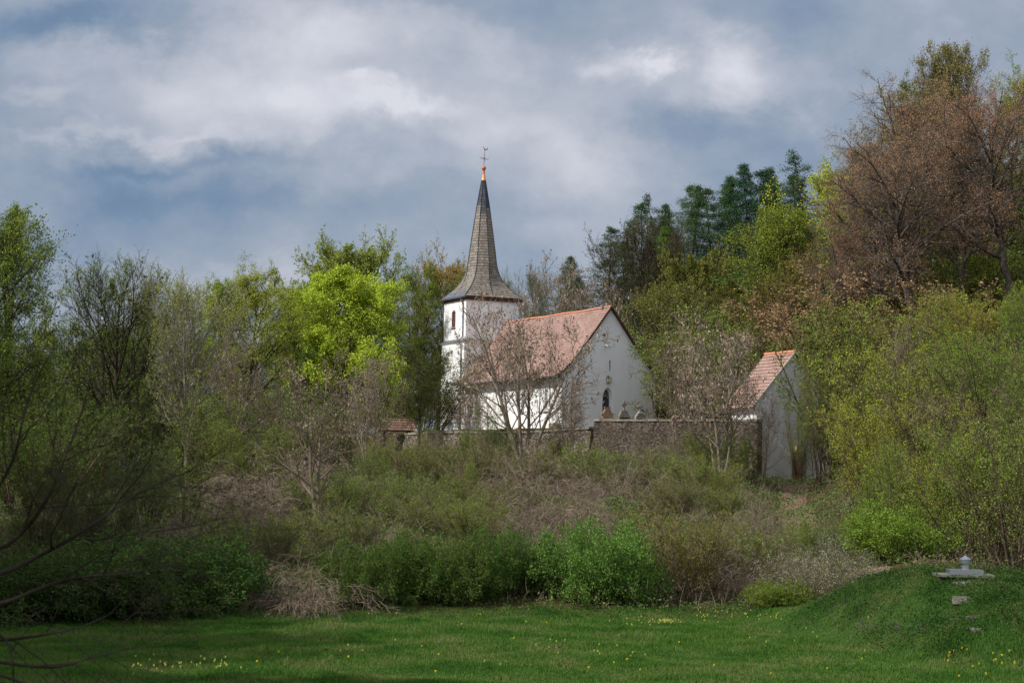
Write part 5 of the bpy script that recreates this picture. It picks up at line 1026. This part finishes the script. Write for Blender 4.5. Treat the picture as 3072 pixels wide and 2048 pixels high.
def covermat(name, stops, sc_=.35, trans=.25):
    m, t, o = newmat(name); g = N(t, 'ShaderNodeNewGeometry'); n_ = noise(t, g.outputs['Position'], sc_, 3, .5)
    f = M(t, 'ADD', M(t, 'MULTIPLY', n_.outputs[0], .75), M(t, 'MULTIPLY', g.outputs['Random Per Island'], .25)); c = ramp(t, f, stops)
    d = N(t, 'ShaderNodeBsdfDiffuse'); tr = N(t, 'ShaderNodeBsdfTranslucent'); t.links.new(c, d.inputs[0]); t.links.new(c, tr.inputs[0]); x_ = N(t, 'ShaderNodeMixShader'); x_.inputs[0].default_value = trans
    t.links.new(d.outputs[0], x_.inputs[1]); t.links.new(tr.outputs[0], x_.inputs[2]); t.links.new(x_.outputs[0], o.inputs[0]); return m
COVER = covermat('undergrowth leaves', [(.30, (.05, .13, .03)), (.42, (.09, .17, .04)), (.54, (.15, .19, .055)), (.66, (.17, .15, .085))])
STEMS = covermat('undergrowth stems', [(.35, (.08, .062, .04)), (.5, (.15, .12, .085)), (.65, (.23, .18, .14))], .8, 0)
# thin upright and leaning stems
x, y = scatter(42000, -42, 45, 61, 150); k = inview(x, y) & (y > front(x)+.2) & ~inside(x, y, YARD) & ((np.abs(x-np.interp(y, pp[:, 1], pp[:, 0])) > 1.1) | (y > 76)) & (rng.random(len(x)) < np.clip(1.3-(y-60)/110, .3, 1))
x, y = x[k], y[k]; n = len(x); L_ = rng.uniform(.3, 1.3, n)*(.35+.9*vnoise(x*.4+5, y*.4)); D = nrm(np.stack([rng.normal(0, .45, n), rng.normal(0, .45, n), np.ones(n)], 1))
pl_ = poly(np.stack([x, y, ground(x, y)-.05], 1), D, L_, 5, .16, -.10, rng); pw = Plant(3); pw.add(pl_, np.full(n, .009), .4, 1); pw.lev.append((pl_, L_, np.full(n, .009), .4)); pw.sub(3, .3, 1, 45, .4, K=3, gn=.15, sides=1, rmin=.005, trop=-.04)
wv, wf = pw.wood(); V2 = V1.reshape(-1, 3); V = np.concatenate([V2, wv]); Fq = np.concatenate([np.arange(len(V2)).reshape(-1, 4), wf+len(V2)]); mi = np.concatenate([np.zeros(len(V2)//4, int), np.ones(len(wf), int)])
tag(link('undergrowth', mesh_np('undergrowth', V, Fq, [COVER, STEMS], mi)), 'tangled low leaves and thin brown stems covering the slope', 'undergrowth', kind='stuff')
# ------------------------------------------------------------ meadow grass
def blades(x, y, hgt, wid, lean, split=2):
    n = len(x); z = ground(x, y)-.01; az = rng.random(n)*6.283; hx_, hy_ = np.cos(az)*wid/2, np.sin(az)*wid/2; la = rng.random(n)*6.283; ll = hgt*lean*rng.random(n)
    b0 = np.stack([x-hx_, y-hy_, z], 1); b1 = np.stack([x+hx_, y+hy_, z], 1); m0 = np.stack([x-hx_*.8+np.cos(la)*ll*.3, y-hy_*.8+np.sin(la)*ll*.3, z+hgt*.55], 1); m1 = np.stack([x+hx_*.8+np.cos(la)*ll*.3, y+hy_*.8+np.sin(la)*ll*.3, z+hgt*.55], 1)
    tp = np.stack([x+np.cos(la)*ll, y+np.sin(la)*ll, z+hgt*.95], 1)
    V = np.stack([b0, b1, m1, m0, tp], 1).reshape(-1, 3); b = np.arange(n)[:, None]*5
    q = b+np.array([[0, 1, 2, 3]]); t3 = b+np.array([[3, 2, 4, 4]])
    return V, q, b
n = 660000; y = 33+(69-33)*rng.random(n)**1.0; x = rng.uniform(-1, 1, n)*(y*1536/F*1.04+.6); k = y < front(x)+1.5; sx_ = (x > 6) & (np.abs(x-float(S0[0])) < .78) & (np.abs(y-51.75) < .75); k &= ~sx_
k &= ~((np.abs(x-np.interp(y, pp[:, 1], pp[:, 0])) < .95) & (y > 59.5)); x, y = x[k], y[k]; n = len(x)
tuft = vnoise(x*.45, y*.28)*.6+vnoise(x*1.9+3, y*1.2)*.4; hg = (.05+.17*np.clip(tuft-.25, 0, 1)**1.3+.14*np.clip(vnoise(x*2.3, y*1.4)-.72, 0, 1)*3)*rng.uniform(.6, 1.3, n); mnd = (x > 8.5) & (y > 44) & (y < 56); hg = np.where(mnd, hg*.8+.02, hg)
V, q, b = blades(x, y, hg, rng.uniform(.012, .026, n), .8)
tri = np.concatenate([np.stack([b[:, 0], b[:, 0]+1, b[:, 0]+2], 1), np.stack([b[:, 0], b[:, 0]+2, b[:, 0]+3], 1), np.stack([b[:, 0]+3, b[:, 0]+2, b[:, 0]+4], 1)])
GRASS = covermat('grass blades', [(.28, (.040, .10, .020)), (.42, (.065, .155, .026)), (.55, (.105, .20, .036)), (.66, (.20, .205, .08))], .45, .35)
tag(link('grass', mesh_np('grass', V, tri, [GRASS])), 'short bright green meadow grass with darker tufts', 'grass', kind='stuff')
# broad leaved weeds on the mound and along the hedge foot
x, y = scatter(230000, 8, 19, 44, 58); k = inview(x, y) & (rng.random(len(x)) < (.35+.9*vnoise(x*1.1, y*1.1))*sst(9.5, 12.5, x+(y-50)*.25+2.5*(vnoise(x*.9, y*.9)-.5))*sst(44, 48.5, y+2*(vnoise(x*.9+7, y)-.5))) & ((np.abs(x-float(S0[0])) > .8) | (np.abs(y-51.75) > .8))
x2, y2 = scatter(60000, -20, 19, 55, 70); k2 = (y2 > front(x2)-1.5+vnoise(x2, y2)) & (y2 < front(x2)+1.5) & (np.abs(x2-np.interp(y2, pp[:, 1], pp[:, 0])) > .9); x = np.concatenate([x[k], x2[k2]]); y = np.concatenate([y[k], y2[k2]])
n = len(x); Pn = np.stack([x, y, ground(x, y)+.03+rng.random(n)**1.6*.22*(.4+vnoise(x*1.3, y*1.3))], 1); A = nrm(rng.normal(0, 1, (n, 3))*[1, 1, .5]); Nn = nrm(rng.normal(0, .6, (n, 3))+[0, -.2, 1]); Bv = nrm(np.cross(A, Nn)); l = rng.uniform(.025, .07, n)[:, None]; w = l*.36
V = np.stack([Pn, Pn+A*l*.5+Bv*w, Pn+A*l, Pn+A*l*.5-Bv*w], 1).reshape(-1, 3)
WEED = covermat('weed leaves', [(.32, (.018, .048, .012)), (.48, (.036, .085, .018)), (.66, (.10, .12, .045))], .9, .3)
tag(link('weeds', mesh_np('weeds', V, np.arange(len(V)).reshape(-1, 4), [WEED])), 'dark broad leaved weeds on the mound and at the hedge foot', 'weeds', kind='stuff')
# ------------------------------------------------------------ flowers
def flowers(name, pts, size, mat, label, hgt, stuffname):
    Vs, Fs = [], []; off = 0
    for (x_, y_) in pts:
        z_ = gz(x_, y_)+hgt*prs.uniform(.8, 1.2); r_ = size*prs.uniform(.8, 1.2)
        for k_ in range(6):
            a0, a1 = k_*1.047, (k_+.9)*1.047; c = (x_, y_, z_); q_ = [(x_, y_, z_-.01), (x_+r_*math.cos(a0), y_+r_*math.sin(a0), z_+.012), (x_+r_*1.1*math.cos((a0+a1)/2), y_+r_*1.1*math.sin((a0+a1)/2), z_+.02), (x_+r_*math.cos(a1), y_+r_*math.sin(a1), z_+.012)]
            Vs += q_; Fs.append((off, off+1, off+2, off+3)); off += 4
        q_ = [(x_-r_*.8, y_, z_-.02), (x_+r_*.8, y_, z_-.02), (x_+r_*.7, y_, z_+r_*.9), (x_-r_*.7, y_, z_+r_*.9)]; Vs += q_; Fs.append((off, off+1, off+2, off+3)); off += 4
    tag(link(name, mesh_np(name, np.array(Vs), np.array(Fs), [mat])), label, 'flowers', kind='stuff')
YEL = surf('yellow petals', [(.3, (.75, .52, .01)), (.7, (.85, .68, .03))], 5, .7); PALEY = surf('pale yellow petals', [(.3, (.62, .60, .10)), (.7, (.72, .70, .18))], 5, .7); VIO = surf('violet petals', [(.3, (.20, .09, .24)), (.7, (.30, .15, .33))], 5, .7)
def gpt(X, Y):
    lo, hi = 30.0, 70.0
    for _ in range(30):
        m_ = (lo+hi)/2; p_ = at(X, Y, m_)
        if p_[2] > gz(p_[0], m_): lo = m_
        else: hi = m_
    return float(p_[0]), m_
dan = [gpt(prs.uniform(2150, 2350), prs.uniform(1495, 1565)) for _ in range(18)]+[gpt(*q) for q in ((800,1520),(1440,1525),(1352,1545),(1000,1552),(1255,1436),(1180,1473),(1400,1432),(1410,1530),(1640,1540),(1560,1485),(640,1507),(1060,1440),(590,1530),(520,1540),(1770,1555),(1900,1545),(1980,1520))]
prim = [gpt(prs.gauss(1528, 14), prs.gauss(1436, 3)) for _ in range(28)]+[gpt(prs.uniform(1590, 1800), prs.gauss(1424, 6)) for _ in range(30)]+[gpt(prs.uniform(1440, 1520), prs.gauss(1438, 4)) for _ in range(12)]+[gpt(prs.uniform(300, 560), prs.gauss(1540, 10)) for _ in range(34)]+[gpt(prs.uniform(1100, 1500), prs.uniform(1480, 1520)) for _ in range(14)]+[gpt(prs.uniform(700, 2100), prs.uniform(1420, 1560)) for _ in range(26)]
vio = [gpt(prs.gauss(2010, 70), prs.gauss(1447, 10)) for _ in range(22)]+[gpt(prs.gauss(1915+i*8, 8), prs.gauss(1410-i*4, 5)) for i in range(22)]+[gpt(prs.uniform(1900, 2330), prs.uniform(1430, 1460)) for _ in range(14)]
flowers('dandelions', dan, .024, YEL, 'yellow dandelion heads dotted over the meadow', .12, 's'); flowers('cowslips', prim, .019, PALEY, 'pale yellow cowslips in loose patches in the meadow', .16, 's'); flowers('violet_flowers', vio, .022, VIO, 'dull violet flowers along the foot of the mound', .15, 's')
# ------------------------------------------------------------ far wood behind everything, one mass
rngw = random.Random(3); VV, FF, MI, off = [], [], [], 0
far = [(x_, 262+abs(x_)*.1+rngw.uniform(-12, 12)) for x_ in range(-105, -6, 9)]+[(x_, 232+rngw.uniform(-6, 10)) for x_ in range(-78, -14, 9)]
pw2 = []
lin = PROTO['linden2']
def arr(me):
    v_ = np.empty(len(me.vertices)*3, np.float32); me.vertices.foreach_get('co', v_); f_ = np.empty(len(me.loops), np.int32); me.loops.foreach_get('vertex_index', f_); return v_.reshape(-1, 3), f_.reshape(-1, 4)
lv, lf = arr(PROTO['beech2'][1]); wv_, wf_ = arr(PROTO['beech2'][0]); sel = np.arange(0, len(lf), 3); keepw = np.arange(0, min(len(wf_), 9000))
for (x_, y_) in far:
    s_ = rngw.uniform(.8, 1.05)*(1.12 if y_ > 240 else .95); a_r = rngw.uniform(0, 6.28); Rm = np.array([[math.cos(a_r), -math.sin(a_r), 0], [math.sin(a_r), math.cos(a_r), 0], [0, 0, 1]]); g_ = gz(x_, y_)
    q4 = lv[lf[sel]].reshape(-1, 3)@Rm.T*s_+np.array([x_, y_, g_]); VV.append(q4); FF.append(np.arange(len(q4)).reshape(-1, 4)+off); MI.append(np.zeros(len(q4)//4, int)); off += len(q4)
    q5 = wv_@Rm.T*s_+np.array([x_, y_, g_]); VV.append(q5); FF.append(wf_[keepw]+off); MI.append(np.ones(len(keepw), int)); off += len(q5)
FARL = covermat('far wood leaves', [(.3, (.07, .09, .03)), (.5, (.11, .13, .04)), (.7, (.13, .11, .05))], .08, .2)
tag(link('distant_wood', mesh_np('distant wood', np.concatenate(VV), np.concatenate(FF), [FARL, BARKB], np.concatenate(MI))), 'far olive brown wood seen through gaps between the left trees', 'wood', kind='stuff')
print('plants', COUNT[0], 'faces', sum(len(m.polygons) for m in bpy.data.meshes))
